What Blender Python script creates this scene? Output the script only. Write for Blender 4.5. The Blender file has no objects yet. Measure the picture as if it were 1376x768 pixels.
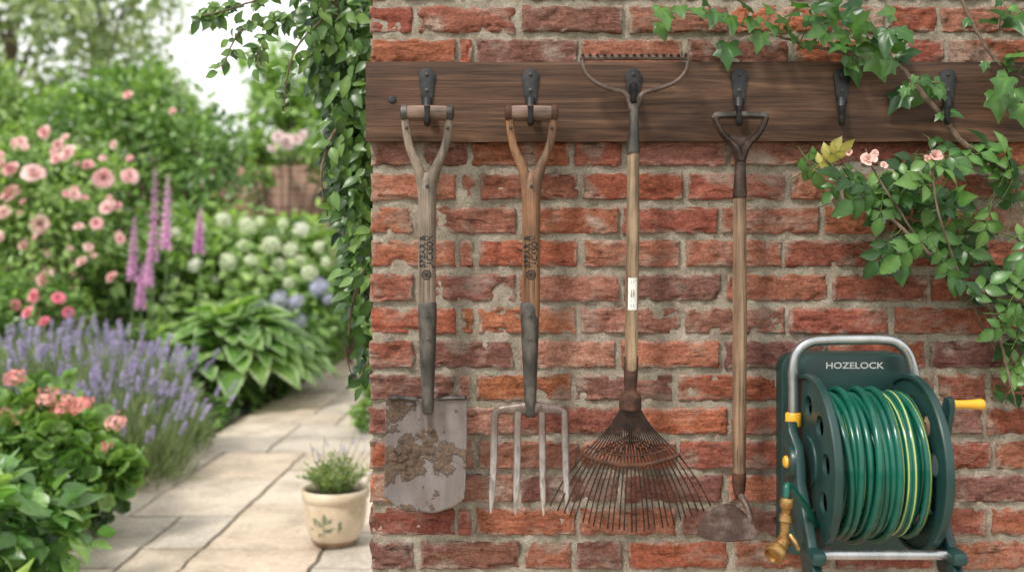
import bpy, bmesh, math, random
import numpy as np
from mathutils import Vector, Matrix, noise
random.seed(7); rng=np.random.default_rng(7)
SC=bpy.context.scene; C=SC.collection
F=1300.; CX=688.; HY=350.; H=1.25; W=2.2
def P(px,py,Y): return Vector(((px-CX)*Y/F, Y, H-(py-HY)*Y/F))
def R(d): return math.radians(d)
ORG={}
# ------------------------------------------------------------ materials
def nm(name):
    m=bpy.data.materials.new(name); m.use_nodes=True
    nt=m.node_tree; return m,nt,nt.nodes['Principled BSDF']
def setin(nt,sock,v):
    if isinstance(v,bpy.types.NodeSocket): nt.links.new(v,sock)
    elif isinstance(v,(tuple,list)) and len(v)==3 and sock.type=='RGBA': sock.default_value=(*v,1)
    else: sock.default_value=v
def tex(nt,sv=(1,1,1),sc=10,det=6,ro=.6,dist=0,coord='Object'):
    tc=nt.nodes.new('ShaderNodeTexCoord'); mp=nt.nodes.new('ShaderNodeMapping'); mp.inputs['Scale'].default_value=sv
    nt.links.new(tc.outputs[coord],mp.inputs['Vector'])
    n=nt.nodes.new('ShaderNodeTexNoise'); n.inputs['Scale'].default_value=sc; n.inputs['Detail'].default_value=det
    n.inputs['Roughness'].default_value=ro; n.inputs['Distortion'].default_value=dist
    nt.links.new(mp.outputs[0],n.inputs['Vector']); return n.outputs['Fac']
def ramp(nt,fac,stops):
    r=nt.nodes.new('ShaderNodeValToRGB'); e=r.color_ramp.elements
    while len(e)<len(stops): e.new(.5)
    for el,(p,c) in zip(e,stops):
        el.position=p; el.color=(*c,1) if isinstance(c,(tuple,list)) else (c,c,c,1)
    nt.links.new(fac,r.inputs[0]); return r.outputs[0]
def mixc(nt,fac,a,b,mode='MIX'):
    n=nt.nodes.new('ShaderNodeMix'); n.data_type='RGBA'; n.blend_type=mode
    setin(nt,n.inputs[0],fac); setin(nt,n.inputs[6],a); setin(nt,n.inputs[7],b); return n.outputs[2]
def mth(nt,op,a,b=0.5):
    n=nt.nodes.new('ShaderNodeMath'); n.operation=op; setin(nt,n.inputs[0],a); setin(nt,n.inputs[1],b); return n.outputs[0]
def bump(nt,b,h,st=.4,d=.003):
    n=nt.nodes.new('ShaderNodeBump'); n.inputs['Strength'].default_value=st; n.inputs['Distance'].default_value=d
    nt.links.new(h,n.inputs['Height'])
    if b.inputs['Normal'].is_linked: nt.links.new(b.inputs['Normal'].links[0].from_socket,n.inputs['Normal'])
    nt.links.new(n.outputs[0],b.inputs['Normal'])
def attr(nt,name='col'):
    a=nt.nodes.new('ShaderNodeAttribute'); a.attribute_name=name; return a.outputs['Color']
def sepz(nt,coord='Object',i=2):
    tc=nt.nodes.new('ShaderNodeTexCoord'); s=nt.nodes.new('ShaderNodeSeparateXYZ'); nt.links.new(tc.outputs[coord],s.inputs[0]); return s.outputs[i]
def pm(name,stops,sv=(1,1,1),sc=10,det=7,rough=(.5,.8),metal=0,bs=.3,bd=.002,fine=None,dist=0,spec=.5):
    m,nt,b=nm(name); f=tex(nt,sv,sc,det,.62,dist)
    col=ramp(nt,f,stops)
    if fine:
        f2=tex(nt,fine[0],fine[1],5,.7); col=mixc(nt,1.0,col,ramp(nt,f2,[(.3,fine[2]),(.6,1.0)]),'MULTIPLY'); 
    nt.links.new(col,b.inputs['Base Color'])
    nt.links.new(ramp(nt,f,[(.3,rough[0]),(.7,rough[1])]),b.inputs['Roughness'])
    b.inputs['Metallic'].default_value=metal; b.inputs['Specular IOR Level'].default_value=spec
    if fine: bump(nt,b,f2,bs,bd)
    bump(nt,b,f,bs,bd); return m
M={}
def wood(name,a,bc,c,up=True):
    sv=(60,60,2.2) if up else (2.2,60,60)
    sf=(300,300,9) if up else (7,260,260)
    m,nt,b=nm(name); f=tex(nt,sv,1.0,6,.6,.6); g=tex(nt,sf,1.0,4,.6); big=tex(nt,(1,1,1),9,4,.6)
    col=ramp(nt,f,[(.28,a),(.5,bc),(.72,c)])
    col=mixc(nt,1.0,col,ramp(nt,g,[(.32,.28),(.47,1.0),(.8,1.2)]),'MULTIPLY')
    col=mixc(nt,1.0,col,ramp(nt,big,[(.3,.5),(.65,1.15)]),'MULTIPLY')
    nt.links.new(col,b.inputs['Base Color']); nt.links.new(ramp(nt,f,[(.3,.42),(.7,.68)]),b.inputs['Roughness'])
    bump(nt,b,g,.7,.002); bump(nt,b,f,.5,.002); return m
M['wood_grey']=wood('wood_grey',(.095,.065,.045),(.22,.165,.12),(.36,.29,.22))
M['wood_brown']=wood('wood_brown',(.07,.03,.014),(.22,.105,.048),(.35,.19,.10))
M['wood_tan']=wood('wood_tan',(.12,.078,.045),(.29,.195,.115),(.44,.33,.21))
M['wood_dull']=wood('wood_dull',(.095,.055,.03),(.24,.15,.09),(.36,.25,.155))
M['grip']=wood('grip',(.05,.028,.02),(.16,.095,.065),(.29,.20,.15),False)
# rail
m,nt,b=nm('rail'); f=tex(nt,(1.0,6,14),1.0,9,.64,2.8); g=tex(nt,(5,60,170),1.0,5,.7); kn=tex(nt,(1,1,2),3.3,4,.55)
col=ramp(nt,f,[(.3,(.032,.014,.008)),(.45,(.078,.037,.020)),(.58,(.125,.064,.036)),(.75,(.21,.12,.074))])
col=mixc(nt,1.0,col,ramp(nt,g,[(.32,.45),(.5,1.0),(.8,1.3)]),'MULTIPLY'); col=mixc(nt,1.0,col,ramp(nt,kn,[(.3,.45),(.7,1.2)]),'MULTIPLY')
nt.links.new(col,b.inputs['Base Color']); nt.links.new(ramp(nt,f,[(.3,.45),(.7,.65)]),b.inputs['Roughness']); b.inputs['Specular IOR Level'].default_value=.3
bump(nt,b,g,.6,.002); bump(nt,b,f,.5,.003); M['rail']=m
M['iron']=pm('iron',[(.35,(.018,.018,.02)),(.6,(.05,.05,.052)),(.78,(.13,.12,.115))],sc=45,rough=(.35,.6),metal=.6,bs=.4,bd=.001)
M['dark_steel']=pm('dark_steel',[(.3,(.03,.026,.023)),(.5,(.075,.068,.06)),(.62,(.14,.125,.11)),(.78,(.14,.075,.04))],sv=(1,1,.5),sc=26,rough=(.35,.65),metal=.55,bs=.4,bd=.001)
M['dark_rust']=pm('dark_rust',[(.3,(.022,.014,.011)),(.5,(.055,.033,.025)),(.65,(.11,.075,.06)),(.78,(.16,.12,.10))],sc=34,rough=(.4,.7),metal=.5,bs=.5,bd=.001,fine=((1,1,1),220,.55))
M['rust']=pm('rust',[(.3,(.028,.014,.010)),(.5,(.085,.036,.022)),(.7,(.17,.078,.045))],sc=40,rough=(.6,.9),metal=.3,bs=.5,bd=.001,fine=((1,1,1),240,.5))
M['wire']=pm('wire',[(.3,(.014,.009,.007)),(.5,(.04,.023,.017)),(.7,(.09,.055,.04))],sc=40,rough=(.5,.8),metal=.4,bs=.4,bd=.0006)
M['rust_pale']=pm('rust_pale',[(.3,(.065,.042,.034)),(.5,(.15,.105,.086)),(.7,(.26,.195,.165))],sc=30,rough=(.45,.75),metal=.45,bs=.5,bd=.001,fine=((1,1,1),200,.6))
M['hoe_blade']=pm('hoe_blade',[(.3,(.04,.024,.018)),(.5,(.105,.062,.047)),(.62,(.19,.14,.12)),(.75,(.11,.05,.032))],sc=22,rough=(.5,.8),metal=.4,bs=.6,bd=.0015,fine=((1,1,1),200,.5))
# spade blade
m,nt,b=nm('blade'); f=tex(nt,(1,1,.6),8,7,.58,.2); g=tex(nt,(34,34,5),1.0,5,.6,.3); h=tex(nt,(1,1,1),160,5,.7); z=sepz(nt); xx=sepz(nt,i=0)
col=ramp(nt,f,[(.3,(.17,.14,.13)),(.5,(.24,.21,.205)),(.7,(.31,.285,.285))]); col=mixc(nt,1.0,col,ramp(nt,g,[(.3,.82),(.6,1.04)]),'MULTIPLY')
rst=tex(nt,(1,1,1),24,9,.72,.2); col=mixc(nt,ramp(nt,rst,[(.48,0.0),(.72,.75)]),col,(.16,.095,.062))
f2=tex(nt,(1,1,1),20,8,.62,.15); band=ramp(nt,z,[(0.0,.10),(.02,.02),(.05,.05),(.085,.17),(.13,.17),(.16,.03),(.21,.02),(.262,.14)])
lft=ramp(nt,mth(nt,'ADD',mth(nt,'MULTIPLY',xx,-4.0),.5),[(0.0,0.0),(1.0,.14)])
msk=ramp(nt,mth(nt,'ADD',mth(nt,'ADD',f2,band),lft),[(.66,0.0),(.70,.9),(.8,1.0)])
col=mixc(nt,msk,col,mixc(nt,1.0,(.125,.082,.055),ramp(nt,h,[(.3,.45),(.7,1.6)]),'MULTIPLY'))
nt.links.new(col,b.inputs['Base Color']); nt.links.new(ramp(nt,msk,[(0,.42),(1,.92)]),b.inputs['Roughness'])
nt.links.new(ramp(nt,msk,[(0,.5),(1,0.0)]),b.inputs['Metallic']); bump(nt,b,h,.3,.001); bump(nt,b,mth(nt,'MULTIPLY',msk,mth(nt,'ADD',f2,mth(nt,'MULTIPLY',h,.5))),.9,.008); M['blade']=m
# fork tines
m,nt,b=nm('tine'); f=tex(nt,(1,1,.4),40,7,.65); z=sepz(nt)
up=ramp(nt,mth(nt,'ADD',z,mth(nt,'MULTIPLY',f,.08)),[(.12,0.0),(.23,1.0)])
col=mixc(nt,up,ramp(nt,f,[(.35,(.24,.21,.20)),(.55,(.55,.53,.52)),(.7,(.20,.10,.06))]),ramp(nt,f,[(.35,(.08,.05,.04)),(.6,(.22,.17,.145))]))
nt.links.new(col,b.inputs['Base Color']); b.inputs['Metallic'].default_value=.5; b.inputs['Roughness'].default_value=.42; bump(nt,b,f,.4,.001); M['tine']=m
# brick
m,nt,b=nm('brick'); a=attr(nt); f=tex(nt,(1,1,2.4),20,9,.7,.5); g=tex(nt,(1,1,1),150,6,.7); e=tex(nt,(1,1,1.3),5.0,8,.72,.6); d=tex(nt,(1,1,1),55,7,.78,.4); cr_=tex(nt,(1,1,4.5),16,8,.72,1.4)
col=mixc(nt,1.0,a,ramp(nt,f,[(.28,(.40,.36,.36)),(.46,(.94,.94,.95)),(.68,(1.35,1.45,1.55))]),'MULTIPLY')
col=mixc(nt,1.0,col,ramp(nt,g,[(.3,.52),(.62,1.16)]),'MULTIPLY')
col=mixc(nt,1.0,col,ramp(nt,cr_,[(.35,.32),(.42,1.0)]),'MULTIPLY')
col=mixc(nt,ramp(nt,mth(nt,'ADD',e,mth(nt,'MULTIPLY',d,.3)),[(.68,0.0),(.83,.6)]),col,(.46,.39,.32))
col=mixc(nt,ramp(nt,d,[(.61,0.0),(.70,.7)]),col,(.06,.036,.03))
col=mixc(nt,ramp(nt,d,[(.30,.6),(.38,0.0)]),col,(.52,.43,.33))
nt.links.new(col,b.inputs['Base Color']); b.inputs['Roughness'].default_value=.9; b.inputs['Specular IOR Level'].default_value=.2
bump(nt,b,g,.7,.0025); bump(nt,b,f,1.0,.011); bump(nt,b,cr_,.9,.008); bump(nt,b,d,.6,.004); M['brick']=m
M['mortar']=pm('mortar',[(.3,(.24,.20,.15)),(.5,(.43,.37,.29)),(.7,(.58,.51,.42))],sc=18,rough=(.85,.95),bs=.9,bd=.006,fine=((1,1,1),230,.5),spec=.2)
m,nt,b=nm('far_brick'); br=nt.nodes.new('ShaderNodeTexBrick'); tc=nt.nodes.new('ShaderNodeTexCoord'); mp=nt.nodes.new('ShaderNodeMapping'); mp.inputs['Rotation'].default_value=(R(90),0,0)
nt.links.new(tc.outputs['Object'],mp.inputs[0]); nt.links.new(mp.outputs[0],br.inputs[0]); br.inputs['Scale'].default_value=1
br.inputs['Brick Width'].default_value=.235; br.inputs['Row Height'].default_value=.085; br.inputs['Mortar Size'].default_value=.008
br.inputs['Color1'].default_value=(.30,.14,.10,1); br.inputs['Color2'].default_value=(.42,.24,.18,1); br.inputs['Mortar'].default_value=(.42,.36,.30,1)
nt.links.new(mixc(nt,1.0,br.outputs[0],ramp(nt,tex(nt,sc=3),[(.3,.6),(.7,1.3)]),'MULTIPLY'),b.inputs['Base Color']); b.inputs['Roughness'].default_value=.9; M['far_brick']=m
def leafmat(name,rough=.42,tr=.25,hue=1.0):
    m,nt,b=nm(name); a=attr(nt); f=tex(nt,sc=35,det=4)
    col=mixc(nt,1.0,a,ramp(nt,f,[(.3,.75),(.7,1.2)]),'MULTIPLY'); nt.links.new(col,b.inputs['Base Color']); b.inputs['Roughness'].default_value=rough
    t=nt.nodes.new('ShaderNodeBsdfTranslucent'); nt.links.new(mixc(nt,1.0,col,(1.6,1.7,.8),'MULTIPLY'),t.inputs[0])
    mx=nt.nodes.new('ShaderNodeMixShader'); mx.inputs[0].default_value=tr
    nt.links.new(b.outputs[0],mx.inputs[1]); nt.links.new(t.outputs[0],mx.inputs[2]); nt.links.new(mx.outputs[0],nt.nodes['Material Output'].inputs[0])
    bump(nt,b,tex(nt,sc=220,det=3),.15,.001); return m
M['leaf']=leafmat('leaf',.34,.32); M['leaf_matt']=leafmat('leaf_matt',.6,.38)
def petal(name,c1,c2,tr=.3):
    m,nt,b=nm(name); a=attr(nt); oi=nt.nodes.new('ShaderNodeObjectInfo')
    col=mixc(nt,1.0,mixc(nt,oi.outputs['Random'],c1,c2),a,'MULTIPLY'); nt.links.new(col,b.inputs['Base Color']); b.inputs['Roughness'].default_value=.6
    t=nt.nodes.new('ShaderNodeBsdfTranslucent'); nt.links.new(col,t.inputs[0]); mx=nt.nodes.new('ShaderNodeMixShader'); mx.inputs[0].default_value=tr
    nt.links.new(b.outputs[0],mx.inputs[1]); nt.links.new(t.outputs[0],mx.inputs[2]); nt.links.new(mx.outputs[0],nt.nodes['Material Output'].inputs[0]); return m
M['pink']=petal('pink',(.86,.56,.57),(.90,.78,.74)); M['deep_pink']=petal('deep_pink',(.80,.24,.36),(.86,.42,.48))
M['coral']=petal('coral',(.89,.33,.31),(.90,.50,.45)); M['cream_petal']=petal('cream_petal',(.76,.84,.56),(.90,.90,.82))
M['blue_petal']=petal('blue_petal',(.54,.54,.74),(.72,.72,.84)); M['foxglove']=petal('foxglove',(.70,.38,.62),(.82,.58,.74))
M['lavender']=petal('lavender',(.38,.32,.54),(.56,.49,.70)); M['blush']=petal('blush',(.88,.64,.56),(.90,.76,.68)); M['white_petal']=petal('white_petal',(.84,.82,.82),(.88,.86,.84))
M['stem']=pm('stem',[(.3,(.06,.11,.03)),(.7,(.14,.21,.07))],sc=20)
M['bark']=pm('bark',[(.3,(.045,.03,.02)),(.5,(.13,.088,.06)),(.7,(.24,.18,.13))],sv=(1,1,.4),sc=60,rough=(.8,.95),bs=.8,bd=.003)
M['soil']=pm('soil',[(.3,(.025,.018,.011)),(.7,(.085,.062,.042))],sc=14,rough=(.9,1),bs=.9,bd=.02,fine=((1,1,1),60,.5))
M['joint']=pm('joint',[(.3,(.10,.085,.05)),(.5,(.19,.16,.11)),(.7,(.28,.24,.17))],sc=9,rough=(.9,1),bs=.8,bd=.01,fine=((1,1,1),90,.5))
M['grass']=pm('grass',[(.3,(.03,.06,.015)),(.7,(.08,.14,.035))],sc=3,rough=(.9,1),bs=.5,bd=.02,fine=((1,1,1),90,.5))
m,nt,b=nm('slab'); a=attr(nt); f=tex(nt,sc=3.5,det=9,ro=.7,dist=.4); g=tex(nt,sc=45,det=6,ro=.7)
col=mixc(nt,1.0,a,ramp(nt,f,[(.3,(.58,.56,.53)),(.5,(.96,.95,.94)),(.7,(1.15,1.12,1.08))]),'MULTIPLY'); col=mixc(nt,1.0,col,ramp(nt,g,[(.3,.72),(.65,1.06)]),'MULTIPLY')
nt.links.new(col,b.inputs['Base Color']); b.inputs['Roughness'].default_value=.8; b.inputs['Specular IOR Level'].default_value=.25; bump(nt,b,g,.4,.003); bump(nt,b,f,.5,.012); M['slab']=m
M['glaze']=pm('glaze',[(.3,(.44,.34,.22)),(.55,(.62,.51,.37)),(.75,(.70,.60,.46))],sc=9,rough=(.22,.4),bs=.15,bd=.002)
M['glaze_brown']=pm('glaze_brown',[(.3,(.14,.085,.045)),(.7,(.30,.20,.12))],sc=20,rough=(.3,.5))
M['paint_leaf']=pm('paint_leaf',[(.3,(.10,.15,.085)),(.7,(.20,.25,.15))],sc=30,rough=(.3,.5))
M['plastic']=pm('plastic',[(.3,(.009,.036,.033)),(.7,(.017,.055,.05))],sc=7,rough=(.28,.46),bs=.12,bd=.0006,fine=((1,1,1),600,.9))
M['plastic_dark']=pm('plastic_dark',[(.3,(.006,.014,.014)),(.7,(.012,.024,.024))],sc=9,rough=(.35,.5),bs=.1,bd=.0006)
M['yellow']=pm('yellow',[(.3,(.68,.33,.02)),(.7,(.80,.43,.035))],sc=12,rough=(.32,.45),bs=.1,bd=.0005)
M['alu']=pm('alu',[(.3,(.36,.37,.38)),(.7,(.56,.57,.58))],sv=(1,1,.3),sc=30,rough=(.2,.38),metal=.9,bs=.1,bd=.0004)
M['brass']=pm('brass',[(.3,(.14,.075,.027)),(.5,(.38,.22,.08)),(.7,(.55,.36,.15))],sc=40,rough=(.25,.5),metal=.85,bs=.2,bd=.0006)
M['hose']=pm('hose',[(.3,(.003,.062,.042)),(.7,(.007,.115,.076))],sc=10,rough=(.14,.28),bs=.05,bd=.0005)
M['hose_stripe']=pm('hose_stripe',[(.3,(.34,.42,.10)),(.7,(.46,.52,.14))],sc=10,rough=(.2,.32))
M['white']=pm('white',[(.3,(.62,.62,.59)),(.7,(.78,.78,.76))],sc=30,rough=(.4,.55))
M['ink']=pm('ink',[(.3,(.008,.006,.005)),(.7,(.018,.013,.011))],sc=60,rough=(.6,.8))
M['sticker']=pm('sticker',[(.35,(.45,.42,.36)),(.55,(.72,.70,.64))],sc=70,rough=(.4,.6))
# ------------------------------------------------------------ mesh building
def cr(pts,n=6):
    pts=[np.array(p,float) for p in pts]; q=[2*pts[0]-pts[1]]+pts+[2*pts[-1]-pts[-2]]; out=[]
    for i in range(1,len(q)-2):
        a,b,c,d=q[i-1:i+3]
        for k in range(n):
            t=k/n; out.append(.5*((2*b)+(-a+c)*t+(2*a-5*b+4*c-d)*t*t+(-a+3*b-3*c+d)*t**3))
    out.append(pts[-1]); return out
class MB:
    def __init__(s): s.v=[];s.f=[];s.m=[];s.c=[]
    def add(s,vs,fs,m=0,c=(1,1,1)):
        o=len(s.v); s.v+=[tuple(p) for p in vs]; s.f+=[tuple(i+o for i in f) for f in fs]; s.m+=[m]*len(fs)
        s.c+= c if isinstance(c,list) else [c]*len(vs)
    def tube(s,pts,rad,seg=10,m=0,up=(0,-1,0),flat=1.,cap=True,stripe=None,twist=0.):
        pts=[Vector(p[:3]) for p in pts]; n=len(pts)
        rad=[rad]*n if isinstance(rad,(int,float)) else list(rad); vs=[];fs=[]
        N=Vector(up)
        for i,p in enumerate(pts):
            t=(pts[min(i+1,n-1)]-pts[max(i-1,0)]).normalized()
            N=(N-t*N.dot(t))
            if N.length<1e-4: N=t.orthogonal()
            N.normalize(); B=t.cross(N)
            for k in range(seg):
                a=2*math.pi*k/seg+twist*i; vs.append(p+B*(math.cos(a)*rad[i])+N*(math.sin(a)*rad[i]*flat))
        ms=[]
        for i in range(n-1):
            for k in range(seg):
                k2=(k+1)%seg; fs.append((i*seg+k,i*seg+k2,(i+1)*seg+k2,(i+1)*seg+k)); ms.append(stripe if (stripe and k==0) else m)
        if cap: fs.append(tuple(range(seg-1,-1,-1))); fs.append(tuple((n-1)*seg+k for k in range(seg))); ms+=[m,m]
        s.add(vs,fs,m); s.m[-len(fs):]=ms; return s
    def pt(s,rows,Y,n=6,seg=12,m=0,flat=1.,ex=0):   # rows (px,py,r_px[,Y])
        rr=[(*P(r[0],r[1],r[3] if len(r)>3 else Y),r[2]*Y/F) for r in rows]; q=cr(rr,n); s.tube(q,[max(a[3],.0003) for a in q],seg,m,flat=flat); return s
    def lathe(s,prof,org,ax=(0,0,1),seg=24,m=0):    # prof (r,h)
        ax=Vector(ax).normalized(); u=ax.orthogonal().normalized(); w=ax.cross(u); vs=[];fs=[]; n=len(prof)
        for r,h in prof:
            for k in range(seg):
                a=2*math.pi*k/seg; vs.append(Vector(org)+ax*h+(u*math.cos(a)+w*math.sin(a))*max(r,1e-5))
        for i in range(n-1):
            for k in range(seg): k2=(k+1)%seg; fs.append((i*seg+k,i*seg+k2,(i+1)*seg+k2,(i+1)*seg+k))
        s.add(vs,fs,m); return s
    def bmadd(s,bm,m=0,c=(1,1,1)):
        bm.verts.index_update(); s.add([v.co.copy() for v in bm.verts],[[v.index for v in f.verts] for f in bm.faces],m,c); bm.free(); return s
    def box(s,c,size,bev=.002,m=0,rot=None,col=(1,1,1),seg=2):
        bm=bmesh.new(); bmesh.ops.create_cube(bm,size=1); bmesh.ops.scale(bm,vec=size,verts=bm.verts)
        if bev: bmesh.ops.bevel(bm,geom=bm.edges[:],offset=bev,segments=seg,affect='EDGES',profile=.5)
        if rot: bmesh.ops.rotate(bm,matrix=rot,verts=bm.verts)
        bmesh.ops.translate(bm,vec=c,verts=bm.verts); return s.bmadd(bm,m,col)
    def prism(s,out,y0,y1,bev=.0,m=0,fn=None):     # outline of world (x,z)
        bm=bmesh.new(); a=[bm.verts.new((x,y0,z)) for x,z in out]; b=[bm.verts.new((x,y1,z)) for x,z in out]; n=len(out)
        bm.faces.new(a); bm.faces.new(b[::-1])
        for i in range(n): bm.faces.new((a[i],b[i],b[(i+1)%n],a[(i+1)%n]))
        bmesh.ops.recalc_face_normals(bm,faces=bm.faces)
        if bev: bmesh.ops.bevel(bm,geom=[e for e in bm.edges if abs(e.verts[0].co.y-e.verts[1].co.y)<1e-6],offset=bev,segments=2,affect='EDGES',profile=.5)
        if fn:
            for v in bm.verts: v.co=Vector(fn(v.co))
        return s.bmadd(bm,m)
    def build(s,name,mats,parent=None,loc=None,ang=40,smooth=True):
        o=Vector(ORG[parent]) if parent else (Vector(loc) if loc is not None else Vector((0,0,0)))
        me=bpy.data.meshes.new(name); me.from_pydata([(x-o.x,y-o.y,z-o.z) for x,y,z in s.v],[],s.f)
        if not isinstance(mats,(list,tuple)): mats=[mats]
        for q in mats: me.materials.append(M[q])
        me.polygons.foreach_set('material_index',s.m)
        ca=me.color_attributes.new('col','FLOAT_COLOR','POINT'); ca.data.foreach_set('color',np.array([(*q,1) for q in s.c],dtype=np.float32).ravel())
        if smooth: me.shade_smooth(); me.set_sharp_from_angle(angle=R(ang))
        me.update(); ob=bpy.data.objects.new(name,me); C.objects.link(ob)
        if parent: ob.parent=parent; ORG[ob]=o
        else: ob.location=o; ORG[ob]=o
        return ob
def thing(name,label,cat,loc=(0,0,0),group=None):
    o=bpy.data.objects.new(name,None); o.empty_display_size=.1; C.objects.link(o); o.location=loc; ORG[o]=Vector(loc)
    return tag(o,label,cat,group)
def tag(o,label,cat,group=None,kind=None):
    if label: o['label']=label
    if cat: o['category']=cat
    if group: o['group']=group
    if kind: o['kind']=kind
    return o
def child(mesh,name,parent,pos,direction=None,scale=1.,spin=0.):
    o=bpy.data.objects.new(name,mesh); C.objects.link(o); o.parent=parent; o.location=Vector(pos)-ORG[parent]
    if direction is not None: o.rotation_euler=(Vector(direction).to_track_quat('Z','Y')@Matrix.Rotation(spin,3,'Z').to_quaternion()).to_euler()
    o.scale=(scale,)*3 if isinstance(scale,(int,float)) else scale; return o
def nrm(a): return a/np.maximum(np.linalg.norm(a,axis=1,keepdims=True),1e-9)
def imesh(name,T,pos,dr,up,size,col,mat,o=(0,0,0),wid=None):
    tv,tf,tc=T; tv=np.array(tv,float); tc=np.array(tc,float); pos=np.asarray(pos,float)-np.array(o)[None]; n=len(pos); k=len(tv)
    y=nrm(np.asarray(dr,float)); x=nrm(np.cross(y,np.asarray(up,float))); z=np.cross(x,y)
    size=np.broadcast_to(np.asarray(size,float),(n,)); wid=np.ones(n) if wid is None else wid
    V=pos[:,None,:]+size[:,None,None]*(tv[None,:,0:1]*wid[:,None,None]*x[:,None,:]+tv[None,:,1:2]*y[:,None,:]+tv[None,:,2:3]*z[:,None,:])
    fl=np.concatenate([np.array(f) for f in tf]); tot=np.array([len(f) for f in tf]); L=len(fl)
    me=bpy.data.meshes.new(name); me.vertices.add(n*k); me.vertices.foreach_set('co',V.astype(np.float32).ravel())
    me.loops.add(n*L); me.loops.foreach_set('vertex_index',(fl[None]+k*np.arange(n)[:,None]).astype(np.int32).ravel())
    st=np.concatenate([[0],np.cumsum(tot)[:-1]]); me.polygons.add(n*len(tf)); me.polygons.foreach_set('loop_start',(st[None]+L*np.arange(n)[:,None]).astype(np.int32).ravel())
    me.update(calc_edges=True); me.shade_smooth()
    ca=me.color_attributes.new('col','FLOAT_COLOR','POINT'); cc=np.ones((n,k,4),np.float32); cc[:,:,:3]=np.asarray(col)[:,None,:]*tc[None]; ca.data.foreach_set('color',cc.ravel())
    me.materials.append(M[mat]); return me
def inst(name,T,pos,dr,up,size,col,mat,parent,wid=None):
    me=imesh(name,T,pos,dr,up,size,col,mat,ORG[parent],wid); ob=bpy.data.objects.new(name,me); C.objects.link(ob); ob.parent=parent; ORG[ob]=ORG[parent]; return ob
# leaf templates: (verts, faces, colour factors); x across, y along, z normal
def T_oval(n=4,w=.5,fold=.10,droop=.2,teeth=0.,rib=1.25,peak=.8,edge=(1,1,1)):
    v=[];f=[];c=[]
    for i in range(n+1):
        t=i/n; hw=w/2*math.sin(math.pi*min(.985,max(.015,t**peak))); hw*=1+teeth*(1 if i%2 else -1)
        for s in (-1,0,1): v.append((s*hw,t,fold*abs(s)*hw*2-droop*t*t)); c.append((rib,rib,rib*.9) if s==0 else edge)
    for i in range(n):
        for s in (0,1): a=i*3+s; f.append((a,a+1,a+4,a+3))
    return v,f,c
OV=T_oval(); OVS=T_oval(12,.62,.14,.22,.07,1.35,.85); OVL=T_oval(7,.42,.1,.3)
def T_comp(flip=1):
    v=[];f=[];c=[]
    tv,tf,tc=T_oval(13,.64,.14,.30,.08,1.45,.85)
    def put(px,py,ang,s,dz=0):
        o=len(v); ca,sa=math.cos(ang),math.sin(ang)
        for (x,y,z),q in zip(tv,tc): v.append((px+s*(x*ca+y*sa),py+s*(-x*sa+y*ca),s*z-.12*py*py+dz*y)); c.append(q)
        for q in tf: f.append(tuple(i+o for i in q))
    for y,s in ((.18,.34),(.46,.42)):
        put(.02,y,1.0*flip,s,-.05); put(-.02,y-.03,-1.1*flip,s*.92,.04)
    put(0,.62,.12*flip,.52)
    o=len(v)
    for y in (-.15,.2,.45,.7):
        for x in (-.010,.010): v.append((x,y,-.12*y*y-.004)); c.append((1.3,1.1,.8))
    for k in range(3): f.append((o+2*k,o+2*k+1,o+2*k+3,o+2*k+2))
    return v,f,c
COMP=T_comp(); COMP2=T_comp(-1)
def T_ivy():
    r=[(.05,-.02),(.15,-.12),(.29,-.12),(.43,-.02),(.38,.10),(.37,.2),(.47,.30),(.54,.44),(.40,.47),(.27,.52),(.19,.66),(.10,.84),(0,1.0)]
    out=[(-x*.95,y) for x,y in reversed(r[:-1])]; ring=r+out
    v=[(0,0,0)]; c=[(1.7,1.7,1.3)]
    for i,fr in enumerate((.5,1.)):
        for x,y in ring: X,Y=x*fr,y*fr; v.append((X,Y,.16*abs(X)-.25*Y*Y-.4*X*X+.05*math.sin(9*X+5*Y))); c.append((1.15,1.15,1.05) if fr<1 else (.9,.95,.9))
    n=len(ring); f=[]
    for i in range(n):
        j=(i+1)%n; f.append((0,1+i,1+j)); f.append((1+i,1+n+i,1+n+j,1+j))
    return v,f,c
IVY=T_ivy()
def T_round():
    n=18; v=[(0,.35,0)]; c=[(.9,.9,.9)]
    for fr,cc in ((.45,(.8,.75,.7)),(.75,(1,1,1)),(1.,(1.15,1.15,1.0))):
        for i in range(n):
            a=2*math.pi*i/n-math.pi/2; rr=.5*fr*(1+(.07*math.cos(6*a) if fr==1 else 0)); rr*=.45 if (i==0 and fr==1) else 1
            v.append((rr*math.cos(a),.35+rr*math.sin(a),.12*fr*fr+.03*math.cos(6*a)*fr)); c.append(cc)
    f=[(0,1+i,1+(i+1)%n) for i in range(n)]
    for k in range(2): f+=[(1+k*n+i,1+(k+1)*n+i,1+(k+1)*n+(i+1)%n,1+k*n+(i+1)%n) for i in range(n)]
    return v,f,c
ROUND=T_round()
def T_hosta():
    n=8; v=[];f=[];c=[]; cols=[-1,-.74,-.68,-.3,0,.3,.68,.74,1]; K=len(cols)
    for i in range(n+1):
        t=i/n; hw=.33*math.sin(math.pi*min(.985,max(.03,t**.75)))
        for s in cols: v.append((s*hw,t,.1*abs(s)*hw*2+.02*math.sin(9*t+s*3)-.42*t*t+.1*t)); e=abs(s)>.7; c.append((2.5,1.75,3.6) if e else ((1.1,1.1,1.) if s==0 else (.9,.92,.9)))
    for i in range(n):
        for k in range(K-1): a=i*K+k; f.append((a,a+1,a+K+1,a+K))
    return v,f,c
HOSTA=T_hosta()
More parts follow.
